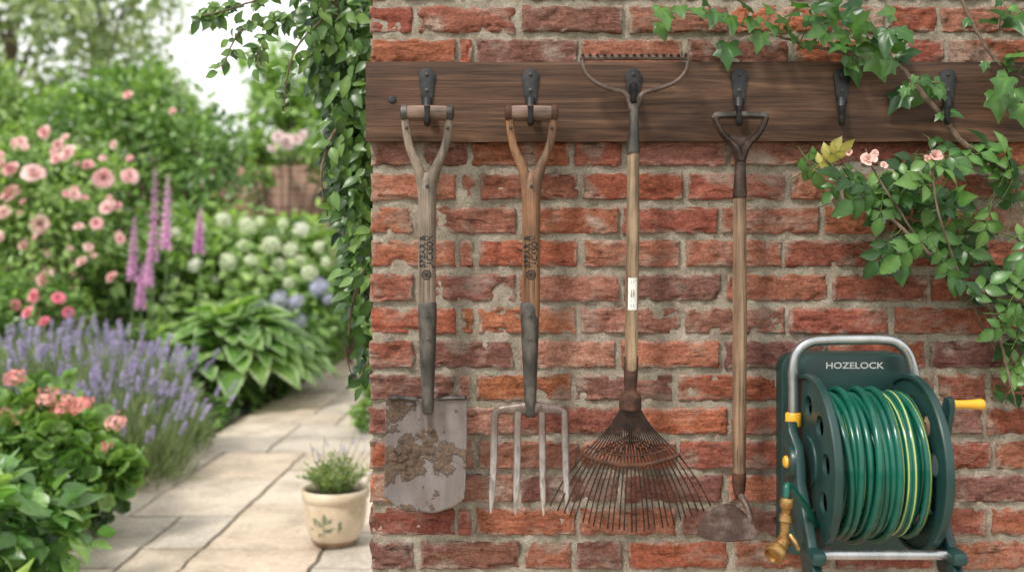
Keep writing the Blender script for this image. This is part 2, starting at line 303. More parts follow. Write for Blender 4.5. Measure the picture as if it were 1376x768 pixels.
def T_floret(k,pw=.5):
    v=[(0,0,0)]; f=[]; c=[(.75,.8,.6)]
    for i in range(k):
        a=2*math.pi*i/k; o=len(v)
        for r,d,z in ((.5,-pw*.8,.05),(1.,-pw*.55,.16),(1.08,0,.12),(1.,pw*.55,.16),(.5,pw*.8,.05)):
            v.append((.5*(r*math.cos(a)-d*math.sin(a)),.5*(r*math.sin(a)+d*math.cos(a)),z)); c.append((1,1,1))
        f.append((0,o,o+1,o+2,o+3,o+4))
    return v,f,c
FL4=T_floret(4,.62); FL5=T_floret(5,.5)
# ------------------------------------------------------------ shared bloom meshes (unit size ~ radius 1)
def rose_mesh(mat,seed=0,layers=((3,6,.62,.06),(4,16,.68,.10),(5,30,.80,.14),(6,46,.92,.16),(6,64,1.0,.18),(5,78,1.05,.18))):
    r=random.Random(seed); mb=MB()
    for k,(nP,th,L,r0) in enumerate(layers):
        for i in range(nP):
            ph=2*math.pi*(i+.37*k+r.uniform(-.22,.22))/nP; tt=R(th+r.uniform(-14,12)); hw=math.pi/nP*1.35*r.uniform(.8,1.1); vs=[];fs=[]; L2=L*r.uniform(.85,1.12)
            for b in range(5):
                bb=b/4; rad=r0+L2*(math.sin(tt)*bb+.18*bb**3*(1 if k>1 else -.3)); z=L2*math.cos(tt)*bb-.14*bb**4+(.2*bb if k<5 else 0)-.1
                for a in range(5):
                    aa=a/2-1; w=hw*aa*math.sin(math.pi*(.22+.5*bb)); rd=rad*(1-.06*aa*aa)+.05*r.uniform(-1,1); vs.append((rd*math.cos(ph+w),rd*math.sin(ph+w),z-.10*aa*aa*bb*math.sin(tt)+.03*r.uniform(-1,1)))
            for b in range(4):
                for a in range(4): o=b*5+a; fs.append((o,o+1,o+6,o+5))
            s=.66+.08*k; mb.add(vs,fs,0,(min(1.08,s+.14),s*.95,s*.95))
    me=mb.build('bloom',mat); d=me.data; bpy.data.objects.remove(me); return d
ROSE=[rose_mesh('pink',1),rose_mesh('pink',2),rose_mesh('pink',12)]; ROSED=[rose_mesh('deep_pink',3)]; ROSEW=[rose_mesh('white_petal',5)]
ROSEB=[rose_mesh('blush',4,((3,10,.35,.05),(5,50,.85,.12),(5,72,1.0,.14))),rose_mesh('blush',6,((4,20,.4,.05),(5,60,.95,.12)))]
def ball_mesh(mat,T,n,fs,hemi=False,seed=0,flat=1.):
    g=np.random.default_rng(seed); i=np.arange(n)+.5; z=1-2*i/n*(.55 if hemi else .85); ph=i*2.39996; r=np.sqrt(np.maximum(0,1-z*z))
    d=np.stack([r*np.cos(ph),r*np.sin(ph),z],1); p=d*(1+g.normal(0,.13,(n,1)))*np.array([1,1,flat]); tan=np.cross(d,g.normal(0,1,(n,3)))
    return imesh('flower_head',T,p,tan,d+g.normal(0,.3,(n,3)),fs*g.uniform(.75,1.25,n),g.uniform(.7,1.08,(n,1))*np.ones((n,3)),mat)
HYW=ball_mesh('cream_petal',FL4,80,.38,seed=1,flat=.75); HYB=ball_mesh('blue_petal',FL4,90,.36,seed=2,flat=.8); GER=ball_mesh('coral',FL5,22,.66,True,seed=3,flat=.7)
def lav_mesh(seed,mat='lavender',n=8,q0=.0042):
    r=random.Random(seed); mb=MB(); lean=r.uniform(-.07,.07); pts=[(lean*t*t,lean*.5*t,t*.34) for t in (0,.35,.7,1)]
    mb.tube(pts,.0015,4,0)
    for k in range(n):
        z=.275+k*.0130; w=.0060*math.sin(math.pi*(.25+.6*k/n))+.0015
        for j in range(4):
            a=j*1.57+k*.7; x,y=w*math.cos(a)+lean,w*math.sin(a)+lean*.5; q=q0*r.uniform(.7,1.3)
            vs=[(x+q,y,z),(x,y+q,z),(x-q,y,z),(x,y-q,z),(x,y,z+q*1.7),(x,y,z-q)]; mb.add(vs,[(0,1,4),(1,2,4),(2,3,4),(3,0,4),(1,0,5),(2,1,5),(3,2,5),(0,3,5)],1,(r.uniform(.7,1.2),)*3)
    o=mb.build('flower_spike',['stem',mat],smooth=False); d=o.data; bpy.data.objects.remove(o); return d
LAV=[lav_mesh(i) for i in range(5)]; HERBF=[lav_mesh(20+i,'lavender',3,.0035) for i in range(2)]
# ------------------------------------------------------------ foliage clouds
def unit(n): return nrm(rng.normal(0,1,(n,3)))
def pal(n,cols,t=None):
    cols=np.array(cols,float); t=rng.random(n) if t is None else np.clip(t,0,1); x=t*(len(cols)-1); i=np.minimum(x.astype(int),len(cols)-2); fr=(x-i)[:,None]
    return (cols[i]*(1-fr)+cols[i+1]*fr)*rng.uniform(.85,1.15,(n,1))
def cloud(blobs,n,cl=.22):
    ar=np.array([b[3]*b[5]+b[4]*b[5]+b[3]*b[4] for b in blobs]); PS=[];OU=[];TT=[];CE=[]
    for b,a in zip(blobs,ar/ar.sum()):
        c=np.array(b[:3]); Rr=np.array(b[3:6]); nb=int(n*a)+4; k=max(7,nb//45); d=unit(k); d[:,2]=np.where(d[:,2]<-.45,-d[:,2],d[:,2]); d[:,1]=np.where(rng.random(k)<.35,-np.abs(d[:,1]),d[:,1])
        cc=c+d*Rr*rng.uniform(.72,1.0,(k,1)); idx=rng.integers(0,k,nb); tcl=rng.normal(.62,.24,k)
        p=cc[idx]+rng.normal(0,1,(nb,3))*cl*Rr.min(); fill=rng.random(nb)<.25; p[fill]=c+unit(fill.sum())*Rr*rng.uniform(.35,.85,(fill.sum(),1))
        PS.append(p); OU.append((p-c)/Rr**2); t=tcl[idx]+rng.normal(0,.13,nb); t[fill]-=.35; TT.append(t); CE.append(cc)  # fill leaves inside the blob take darker tones, inner shade painted into colour
    p=np.concatenate(PS); keep=p[:,2]>.04; return p[keep],nrm(np.concatenate(OU)[keep]),np.concatenate(TT)[keep],np.concatenate(CE)
G1=[(.028,.07,.020),(.085,.17,.045),(.15,.27,.072),(.24,.37,.11)]
G2=[(.055,.11,.032),(.14,.24,.065),(.23,.36,.105),(.33,.46,.17)]
GG=[(.12,.17,.095),(.20,.26,.145),(.31,.36,.22)]
GT=[(.15,.20,.125),(.24,.31,.185),(.33,.39,.25),(.42,.47,.33)]
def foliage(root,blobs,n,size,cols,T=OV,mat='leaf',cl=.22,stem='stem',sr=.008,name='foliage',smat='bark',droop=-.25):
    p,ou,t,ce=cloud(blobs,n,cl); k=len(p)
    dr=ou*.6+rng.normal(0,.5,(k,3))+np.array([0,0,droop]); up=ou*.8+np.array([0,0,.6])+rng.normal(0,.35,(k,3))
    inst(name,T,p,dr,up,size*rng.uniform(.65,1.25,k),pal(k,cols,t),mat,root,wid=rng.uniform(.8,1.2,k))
    if stem:
        b=ORG[root]; mb=MB()
        for c in ce[::max(1,len(ce)//14)]:
            c=Vector(c); m=b.lerp(c,.5)+Vector((random.uniform(-.05,.05),random.uniform(-.05,.05),(c.z-b.z)*.1)); q=cr([(*b,sr*1.6),(*m,sr),(*c,sr*.4)],4); mb.tube(q,[a[3] for a in q],5)
        mb.build(stem,smat,root)
def B(px,py,Y,rx,rz,ry): p=P(px,py,Y); return (p.x,Y,p.z,rx*Y/F,ry,rz*Y/F)
# ============================================================ SETTING
mb=MB(); mb.add([(-120,-60,0),(120,-60,0),(120,180,0),(-120,180,0)],[(0,1,2,3)]); tag(mb.build('ground','grass',smooth=False),'short green lawn spreading under the whole garden','lawn',kind='structure')
def bed(name,x0,x1,y0,y1,st,lab):
    nx=int((x1-x0)/st); ny=int((y1-y0)/st); vs=[];fs=[]
    for j in range(ny+1):
        for i in range(nx+1):
            x=x0+(x1-x0)*i/nx; y=y0+(y1-y0)*j/ny; e=min(i,nx-i,j,ny-j)>0; vs.append((x,y,.006+(.025+.03*noise.noise(Vector((x*3,y*3,0)))+.015*noise.noise(Vector((x*14,y*14,3))) if e else 0)))
    for j in range(ny):
        for i in range(nx): a=j*(nx+1)+i; fs.append((a,a+1,a+nx+2,a+nx+1))
    mb=MB(); mb.add(vs,fs); tag(mb.build(name,'soil'),lab,'flower bed',kind='structure')
bed('flower_bed',-7.5,-2.08,1.5,13.5,.12,'dark soil bed left of the stone path')
bed('flower_bed',-.28,3.4,2.45,13.5,.14,'dark soil bed behind the brick wall')
# path
mb=MB(); mb.add([(-2.13,-1.7,.014),(2.4,-1.7,.014),(2.4,2.42,.014),(-.27,2.42,.014),(-.27,14,.014),(-2.13,14,.014)],[(0,1,2,3,4,5)])
tag(mb.build('path_bed','joint',smooth=False),'sandy jointing under the paving slabs','path',kind='structure')
occ=set(); u=.26; rs=random.Random(23); mb=MB()
def okc(i,j): return 0<=i and ((j<15 and i<17) or (j<60 and i<7)) and j>=0 and (i,j) not in occ
for j in range(60):
    for i in range(17):
        if not okc(i,j): continue
        opts=[(3,2),(2,3),(2,2),(2,2),(3,2),(2,1),(1,2)]; rs.shuffle(opts); opts+=[(2,1),(1,2),(1,1)]
        for w,h in opts:
            if all(okc(i+a,j+b) for a in range(w) for b in range(h)): break
        for a in range(w):
            for b in range(h): occ.add((i+a,j+b))
        x0=-2.1+i*u+.006; x1=-2.1+(i+w)*u-.006; y0=-1.6+j*u+.006; y1=-1.6+(j+h)*u-.006; hz=.026+rs.uniform(-.003,.004); t=rs.random()
        col=[(.53,.45,.36),(.59,.51,.42),(.47,.415,.35),(.56,.465,.365),(.51,.455,.385)][rs.randrange(5)]; nx,ny=int((x1-x0)/.05),int((y1-y0)/.05); vs=[];fs=[]
        for b in range(-1,ny+2):
            for a in range(-1,nx+2):
                ax,by=min(max(a,0),nx),min(max(b,0),ny); ed=a<0 or b<0 or a>nx or b>ny; x=x0+(x1-x0)*ax/nx; y=y0+(y1-y0)*by/ny; rim=ax in(0,nx) or by in(0,ny)
                if rim: x+=.010*noise.noise(Vector((x*11,y*11,1))); y+=.010*noise.noise(Vector((x*11,y*11,5)))
                if rim and not ed: x+=(.004 if ax==0 else -.004 if ax==nx else 0); y+=(.004 if by==0 else -.004 if by==ny else 0)
                vs.append((x,y,0.0 if ed else hz+.005*noise.noise(Vector((x*6,y*6,2)))-(.003 if rim else 0)))
        q=nx+3
        for b in range(ny+2):
            for a in range(nx+2): o=b*q+a; fs.append((o,o+1,o+q+1,o+q))
        mb.add(vs,fs,0,col)
tag(mb.build('path','slab',ang=50),'buff stone slab path running past the brick wall','path',kind='structure')
# brick wall
X0=P(497,0,W).x; wall=thing('brick_wall','weathered red brick wall in the foreground carrying the tool rail','wall',(X0+1.4,W,0))
mb=MB(); rb=random.Random(5); pit=.0761; zt0=P(0,233,W).z; brs=[(.42,.145,.08),(.38,.115,.066),(.32,.10,.065),(.27,.115,.082),(.44,.20,.14),(.40,.155,.10),(.35,.15,.10),(.24,.105,.08),(.46,.155,.075),(.36,.125,.08),(.41,.13,.07),(.43,.165,.10)]
kmin=-int(zt0/pit); kmax=int((2.42-zt0)/pit)
def one_brick(x0,x1,z0,z1,hi,first):
    L=x1-x0; Hh=z1-z0; base=rb.choice(brs); k=rb.uniform(.80,1.14); col=tuple(c*k*rb.uniform(.96,1.04) for c in base); sd=rb.uniform(0,100); dp=.215 if first else .03
    st=.0056 if hi else .045; nx=max(2,int(L/st)); nz=max(2,int(Hh/(.0048 if hi else .03))); pro=rb.uniform(-.0035,.0022); tl=rb.uniform(-.02,.02)
    us=[0,.0035]+[.0035+(L-.007)*i/nx for i in range(1,nx)]+[L-.0035,L]; ws=[0,.0035]+[.0035+(Hh-.007)*i/nz for i in range(1,nz)]+[Hh-.0035,Hh]
    vs=[];fs=[];cs=[]; A=len(us)+2
    for j in range(-1,len(ws)+1):
        for i in range(-1,len(us)+1):
            back=i<0 or j<0 or i>=len(us) or j>=len(ws); uu=us[min(max(i,0),len(us)-1)]; ww=ws[min(max(j,0),len(ws)-1)]
            x=x0+uu; z=z0+ww; e=min(uu,L-uu,ww,Hh-ww); q=Vector((x*45,z*45,sd)); n1=noise.noise(q); n2=noise.noise(q*.35+Vector((7,3,1))); n3=noise.noise(Vector((x*26,z*120,sd+9))); n4=noise.noise(q*2.1)
            if e<.003: x+=n1*.0045+n4*.0015; z+=noise.noise(q+Vector((30,0,0)))*.0045+tl*(uu-L/2)*.3
            y=W-.004+pro+n1*.0018+n2*.0026+n3*.0022+n4*.0012+(.0032 if e<.001 else 0)
            ch=noise.noise(q*.5+Vector((50,20,3)))
            if ch>.27 : y+=min(.0055,(ch-.27)*.035)
            if e<.012 and ch<-.22: y+=min(.006,(-.22-ch)*.05)
            if back: y=W+dp
            mx=max(0,min(.62,(.22+1.5*noise.noise(q*.8+Vector((5,5,5))))*(1-e/.009))) if e<.009 else 0
            mx=max(mx,max(0,min(.5,(noise.noise(q*.3+Vector((90,1,1)))-.34)*3)))
            cs.append(tuple(c*(1-mx)+d*mx for c,d in zip(col,(.47,.40,.32)))); vs.append((x,y,z))
    for j in range(len(ws)+1):
        for i in range(len(us)+1): o=j*A+i; fs.append((o,o+1,o+A+1,o+A))
    mb.add(vs,fs,0,cs)
for k in range(kmin,kmax+1):
    z1=zt0+k*pit+rb.uniform(-.002,.0014); z0=z1-.0600+rb.uniform(-.0015,.0025); x=X0+rb.uniform(-.003,.003); ls=[.098] if k%2 else [.192,.027]; first=True
    while x<2.45:
        if ls: L=ls.pop(0)
        elif rb.random()<.13: L=.104; ls=[.104] if rb.random()<.5 else []
        else: L=.2225+rb.uniform(-.008,.006)
        one_brick(x,x+L,max(z0,0.001),z1,(.45<z1<1.95 and x<1.3),first); first=False; x+=L+.0136+rb.uniform(-.004,.004)
    xb=X0+.12*(k%2)
    while xb<2.4: mb.box((xb+.15,W+.2,(z0+z1)/2),(.223,.04,.06),.003,0,col=rb.choice(brs),seg=1); xb+=.236
XE=2.46; nx,nz=360,210; vs=[];fs=[]; za,zb=.42,2.0
for j in range(nz+1):
    for i in range(nx+1):
        x=X0+.006+(1.6)*i/nx; z=za+(zb-za)*j/nz; q=Vector((x*40,z*40,3)); vs.append((x,W+.0040+.0032*noise.noise(q)+.002*noise.noise(q*2.7)+.0034*noise.noise(q*.25),z))
for j in range(nz):
    for i in range(nx): a=j*(nx+1)+i; fs.append((a,a+1,a+nx+2,a+nx+1))
mb.add(vs,fs,1)
mb.box(((X0+.008+XE)/2,W+.114,1.21),(XE-X0-.016,.2,2.42),0,1)
mb.build('brickwork',['brick','mortar'],wall,ang=60)
cp=MB(); cx=X0-.03
while cx<2.45: cp.box((cx+.23,W+.11,2.455),(.45,.29,.06),.008,0,col=(.36,.32,.27)); cx+=.458
cp.build('coping','slab',wall)
# far garden wall
mb=MB(); mb.box((-2,13.7,1.32),(16,.22,2.64),.005); fw=tag(mb.build('garden_wall','far_brick',loc=(-2,13.7,0)),'old pink brick garden wall at the far end of the path','wall')
cp=MB(); cp.box((-2,13.7,2.675),(16.1,.3,.07),.01,col=(.42,.36,.30)); cp.build('coping','slab',fw)
# ============================================================ RAIL AND HOOKS
YR=W-.034
rail=thing('tool_rail','long dark stained timber rail screwed across the brick wall','rail',(.6,W-.02,P(0,190,YR).z))
mb=MB(); xa=P(491,0,YR).x; zb_,zt_=P(0,190,YR).z,P(0,83,YR).z; nX,nZ=150,9
vs=[];fs=[]
for j in range(nZ+1):
    for i in range(nX+1):
        x=xa+(2.2-xa)*i/nX; z=zb_+(zt_-zb_)*j/nZ; e=j in(0,nZ) or i in (0,nX)
        vs.append((x,YR+(.003 if e else 0)+.0008*noise.noise(Vector((x*4,z*60,0))),z+(.002*noise.noise(Vector((x*9,z,4))) if e else 0)))
for j in range(nZ):
    for i in range(nX): a=j*(nX+1)+i; fs.append((a,a+1,a+nX+2,a+nX+1))
mb.add(vs,fs); mb.box(((xa+2.2)/2,(YR+.0035+W-.004)/2,(zb_+zt_)/2),(2.2-xa-.001,W-.004-YR-.0035,zt_-zb_-.002),0.001)
mb.build('board','rail',rail,ang=35)
for sx,sy in ((527,134),(1215,118)):
    mb=MB(); p=P(sx,sy,YR); mb.lathe([(.0,-.004),(.0035,-.0045),(.0085,-.003),(.0095,.001)],p,(0,1,0),20); mb.build('screw_head','iron',rail)
hlab=['black iron hook holding up the spade handle','black iron hook holding up the digging fork handle','black iron hook inside the bow of the fan rake','black iron hook holding up the long hoe','empty black iron hook under the ivy, right of the hoe','empty black iron hook nearest the right end of the rail']
for hx,dy,lb in zip((574,713,851,993,1131,1273),(0,0,-30,0,0,0),hlab):
    t=thing('coat_hook',lb,'hook',P(hx,166,YR),'iron hooks along the timber rail')
    out=[]; 
    for a in range(-20,201,20): out.append((hx+11.5*math.cos(R(a)),104-11.5*math.sin(R(a))))
    out+=[(hx-8,125),(hx-7,141),(hx+7,141),(hx+8,125)]; jt=[(random.uniform(-.5,.5),random.uniform(-.5,.5)) for _ in out]
    mb=MB(); mb.prism([(P(a+j[0],b+j[1],YR).x,P(a+j[0],b+j[1],YR).z) for (a,b),j in zip(out,jt)],YR-.005,YR+.0005,.0012); mb.build('plate','iron',t)
    for yy in (101,122):
        mb=MB(); mb.lathe([(.0,-.0075),(.002,-.0078),(.0045,-.0065),(.0052,-.004)],P(hx,yy,YR),(0,1,0),14); mb.build('screw_head','dark_steel',t)
    mb=MB(); rows=[(hx,133+dy*.3,6.5,2.160),(hx,146+dy,6,2.153),(hx,160+dy,5,2.138),(hx,166+dy,4.6,2.117),(hx,162+dy,4.2,2.096),(hx,150+dy,3.8,2.087),(hx,142+dy,4.6,2.084)]
    q=cr([(*P(a,b,Y),r*2.12/F) for a,b,r,Y in rows],6); mb.tube(q,[v[3] for v in q],10,0,up=(1,0,0)); mb.build('hook_arm','iron',t)
# ============================================================ TOOLS
YT=2.118
def tmesh(s,size,off=0,sp=1.0):
    cu=bpy.data.curves.new('t','FONT'); cu.body=s; cu.size=size; cu.align_x='CENTER'; cu.align_y='CENTER'; cu.offset=off; cu.space_character=sp; o=bpy.data.objects.new('t',cu); C.objects.link(o)
    bpy.context.view_layer.update(); me=bpy.data.meshes.new_from_object(o.evaluated_get(bpy.context.evaluated_depsgraph_get())); v=[tuple(q.co) for q in me.vertices]; f=[tuple(p.vertices) for p in me.polygons]
    bpy.data.objects.remove(o); bpy.data.meshes.remove(me); return v,f
def stamp(root,cx,py,r):
    c=P(cx,py,YT); mb=MB()
    for s,off in (('SPEAR &',-.0082),('JACKSON',.0078)):
        v,f=tmesh(s,.0190,.0006,1.06); hx=max(abs(q[0]) for q in v); kx=.0360/hx; w=[]
        for x,y,z in v:
            X=off-y*.98; w.append((c.x+X,YT-math.sqrt(max(r*r-X*X,0))-.0006,c.z+x*kx))
        mb.add(w,f)
    k=P(cx,py+31,YT)
    for r0,r1 in ((.0085,.011),(0.001,.004),(.0052,.0066)):
        vs=[];fs=[]
        for i in range(20):
            a=i*math.pi/10
            for q in (r0,r1): X=q*math.cos(a); vs.append((k.x+X,YT-math.sqrt(r*r-X*X)-.0005,k.z+q*math.sin(a)))
        for i in range(20): j=(i+1)%20; fs.append((2*i,2*i+1,2*j+1,2*j))
        mb.add(vs,fs)
    mb.build('maker_stamp','ink',root,smooth=False)
def dgrip(root,cx,wd,hw=35.5,yoke=None):
    mb=MB(); rr=[(P(cx+a,152,YT),r*YT/F) for a,r in ((-hw+4,9.5),(-hw/2,10.3),(0,10.6),(hw/2,10.3),(hw-4,9.5))]; q=cr([(*p,r) for p,r in rr],4); mb.tube(q,[v[3] for v in q],18,up=(0,0,1)); mb.build('grip','grip',root)
    for s in (-1,1):
        mb=MB(); p=P(cx+s*hw,152,YT); mb.lathe([(0,-.001),(.010,-.001),(.0175,.002),(.0182,.006),(.0178,.014),(.0168,.0145)],p,(-s,0,0),20); mb.build('grip_cap','dark_steel' if wd!='wood_brown' else 'rust',root)
        mb=MB(); mb.pt([(cx+s*(hw-6),157,6.2),(cx+s*(hw-7.5),176,5.6),(cx+s*(hw-12),198,5.7),(cx+s*(hw-21),220,6.6),(cx+s*7,243,8.2),(cx+s*3,268,9)],YT,6,14,flat=.9); mb.build('yoke_arm',wd,root)
    mb=MB(); mb.pt([(cx,232,5),(cx,246,10),(cx,266,12.2),(cx,330,12.0),(cx,414,11.6),(cx+.5,432,9.5)],YT,6,24); mb.build('shaft',wd,root)
    mb=MB()
    for yy in (172,250):
        for s in ((-1,1) if yy<200 else (0,)): mb.lathe([(0,-.0035),(.003,-.003),(.0042,.0)],P(cx+s*(hw-8),yy,YT-.012 if yy<200 else YT-.0205),(0,1,0),12)
    mb.build('rivet','dark_steel',root)
def socket(root,cx,y1,mt='dark_steel'):
    mb=MB(); mb.pt([(cx+.3,406,11.8),(cx+.4,412,12.6),(cx+.5,430,12.3),(cx+.8,470,11),(cx+1,510,9),(cx+1,y1-8,8),(cx+1,y1,6)],YT,6,20)
    mb.lathe([(0,-.004),(.003,-.0035),(.0042,0)],P(cx+.5,424,YT-.020),(0,1,0),12); mb.lathe([(0,-.004),(.003,-.0035),(.0042,0)],P(cx+.8,455,YT-.0185),(0,1,0),12)
    mb.build('socket',mt,root)
spade=thing('garden_spade','muddy square mouthed spade with grey wooden shaft hanging at the left end of the rail','spade',P(573,690,YT))
dgrip(spade,574,'wood_grey'); stamp(spade,574,338,12.0*YT/F+.0001); socket(spade,574,556)
mb=MB(); nu,nv=48,44; vs=[];fs=[]
for j in range(nv+1):
    v=j/nv
    for i in range(nu+1):
        uq=i/nu*2-1; yb=690-24*abs(uq)**2.9+1.0*math.sin(uq*9); yt=534+3*math.exp(-((abs(uq)-.25)/.12)**2); px=573.5-2.5*v+(53.5-.3*v+1.2*math.sin(v*3.1))*uq; py=yt+(yb-yt)*v
        rid=math.exp(-(uq/.13)**2)*max(0,1-v*1.9); Y=2.142-.022*abs(uq)**2-.028*rid+.008*math.sin(v*3)
        p=P(px,py,2.13); p.y=Y; vs.append(p)
for j in range(nv):
    for i in range(nu): a=j*(nu+1)+i; fs.append((a,a+1,a+nu+2,a+nu+1))
mb.add(vs,fs); bl=mb.build('blade','blade',spade); so=bl.modifiers.new('s','SOLIDIFY'); so.thickness=.0028; so.offset=1
for s in (-1,1):
    mb=MB(); mb.pt([(574+s*14,536,2.6,2.136),(574+s*30,534.5,3.4,2.133),(574+s*52,534,3.2,2.118)],2.13,5,8); mb.build('tread','dark_steel',spade)
mb=MB(); mr=random.Random(3)
for k in range(46):
    if k<26: px,py=mr.gauss(541,9),mr.gauss(613,9)
    elif k<38: px,py=mr.gauss(576,5),mr.gauss(592,16)
    else: px,py=mr.gauss(598,10),mr.gauss(620,8)
    if not(523<px<622 and 545<py<672): continue
    uq=(px-573)/54; Y=2.142-.022*uq*uq+.006-.028*math.exp(-(uq/.13)**2)*max(0,1-(py-534)/82); p=P(px,py,2.13); p.y=Y+.001; s=mr.uniform(.002,.007)
    bm=bmesh.new(); bmesh.ops.create_icosphere(bm,subdivisions=2,radius=s)
    for v in bm.verts: d=v.co*(1+.5*noise.noise(v.co*260+Vector((k,0,0)))); v.co=Vector((d.x*1.7,d.y*.24,d.z*1.3))+p
    mb.bmadd(bm)
M['mud']=pm('mud',[(.3,(.06,.038,.025)),(.7,(.15,.10,.07))],sc=60,rough=(.9,1),bs=.8,bd=.002); tag(mb.build('dried_mud','mud',spade),None,None,kind='stuff')
fork=thing('garden_fork','four tined digging fork with brown wooden shaft hanging second from the left','garden fork',P(713,690,YT))
dgrip(fork,714,'wood_brown'); stamp(fork,713.5,338,12.0*YT/F+.0001); socket(fork,711.5,560)
mb=MB(); mb.pt([(665,558,4.6),(670,552.5,5.6),(678,550,6.4),(690,549,7.2),(704,548,9),(712,547.5,9.8),(721,548,9),(735,549,7.2),(747,550,6.4),(754,552.5,5.6),(759,558,4.6)],YT,5,12,flat=.6); mb.build('shoulder','tine',fork)
for rows in ([(673,551,5),(666.5,554,5.6),(664.5,566,5.3),(663.5,620,4.6),(661,665,3.8),(659.5,689,1.2)],[(702,550,5),(697,554,5.6),(695.5,568,5.2),(695,625,4.6),(693.5,665,3.8),(692.5,691,1.2)],[(722,550,5),(727,554,5.6),(728.5,568,5.2),(729,625,4.6),(729.7,665,3.8),(730.5,692,1.2)],[(751,551,5),(757.5,554,5.6),(759,566,5.3),(760,620,4.6),(761.5,665,3.8),(763,689,1.2)]):
    rows=[(*r,YT-.012*math.sin(min(1,(r[1]-550)/140)*3.1)) for r in rows]; mb=MB(); mb.pt(rows,YT,6,8,flat=.75); mb.build('tine','tine',fork)
# fan rake with toothed bow on top
rake=thing('fan_rake','rusty fan rake with a toothed bow at its top end hanging third from the left','rake',P(848,713,YT)); YK=2.112
mb=MB(); mb.pt([(779,78,3.2),(800,78,3.4),(852,77.5,3.6),(904,78,3.4),(925,78,3.2)],YK,3,8); 
for i in range(15):
    x=783+i*9.9; mb.pt([(x,79,2.6),(x,74,2.2,YK-.006),(x,72,1.0,YK-.022)],YK,2,6)
mb.build('toothed_bar','rust_pale',rake)
for s,w in ((-1,70),(1,73)):
    mb=MB(); mb.pt([(852+s*w,78,2.6),(852+s*(w-4),96,2.8),(852+s*(w-17),110,3),(852+s*34,119,3.2),(852+s*13,125,3.5),(852+s*6,136,4.2),(852+s*1.5,150,4.6)],YK,6,10); mb.build('bow_arm','rust_pale',rake)
mb=MB(); mb.pt([(852,140,5.5),(852,152,6),(851.5,180,7.2),(851,203,9.0),(851,206,8.6)],YK,5,18); mb.build('upper_socket','dark_steel',rake)
mb=MB(); mb.pt([(851,198,8),(850.5,300,8.8),(849,400,8.9),(848,486,8.6),(848,500,6)],YK,6,20); mb.build('shaft','wood_tan',rake)
mb=MB(); mb.pt([(848,478,9.4),(848,483,10),(847.5,510,9.2),(847,524,8.2),(847,528,12),(847,534,14.5),(847,548,15),(847,551,13)],YK,5,20,flat=.7); mb.build('ferrule','rust',rake)
mb=MB(); rr=8.95*YK/F+.0004
vs=[];fs=[]; a0=P(849.3,373,YK); a1=P(848.8,416,YK)
for j in range(5):
    for i in range(9):
        an=R(-40+80*i/8); c_=a0.lerp(a1,j/4); vs.append((c_.x+rr*math.sin(an),YK-rr*math.cos(an),c_.z+(.0006*math.sin(i*2.1) if j in(0,4) else 0)))
for j in range(4):
    for i in range(8): o=j*9+i; fs.append((o,o+1,o+10,o+9))
mb.add(vs,fs); st_=mb.build('paper_label','sticker',rake)
M['label_ink']=pm('label_ink',[(.3,(.12,.11,.10)),(.7,(.25,.23,.2))],sc=90)
mb=MB()   # the tag shows only illegible grey marks
for k,(ya,yb) in enumerate(((.10,.18),(.36,.62),(.70,.74),(.82,.90))):
    for xo in (-.003,.002):
        if k==2 and xo>0: continue
        c0=a0.lerp(a1,ya); c1=a0.lerp(a1,yb); w=.0006; r2=rr+.0003
        mb.add([(c0.x+xo-w,YK-math.sqrt(r2*r2-(xo-w)**2),c0.z),(c0.x+xo+w,YK-math.sqrt(r2*r2-(xo+w)**2),c0.z),(c1.x+xo+w,YK-math.sqrt(r2*r2-(xo+w)**2),c1.z),(c1.x+xo-w,YK-math.sqrt(r2*r2-(xo-w)**2),c1.z)],[(0,1,2,3)])
mb.build('print','label_ink',st_,smooth=False)
nT=27
for i in range(nT):
    s=i/(nT-1)*2-1; jx=random.uniform(-1,1); x1=848+s*63; y1=625-15*s*s; x2=848+s*107+jx*1.5; y2=713-33*abs(s)**1.9+random.uniform(-2,2)
    rows=[(847+s*11,546,1.1,YK),(847+s*30,575,1.05,YK-.002),(x1,y1,1.05,YK-.004),((x1*.45+x2*.55)+s*3,(y1*.45+y2*.55)-2,1.0,YK-.004),(x2-s*1.5,y2-5,1.0,YK-.002),(x2,y2,.85,YK+.018)]
    mb=MB(); mb.pt(rows,YK,4,6); mb.build('tine','wire',rake)
for i in range(10):
    s=(i+.5)/10*2-1; mb=MB(); mb.pt([(847+s*8,549,1.0,YK+.004),(847-s*10,575,.9,YK+.003),(848+s*54,616-10*s*s,.9,YK+.003)],YK,4,5); mb.build('brace_wire','wire',rake)
mb=MB(); 
for yo,Yo,r_ in ((0,-.0065,2.9),(-13,-.0045,1.2)):
    k=.9 if yo else 1; mb.pt([(848+s*66*k,625+yo-15*s*s*k,r_,YK+Yo) for s in (-1,-.75,-.5,-.25,0,.25,.5,.75,1)],YK,3,8,flat=.45)
mb.build('spacer_band','rust',rake)
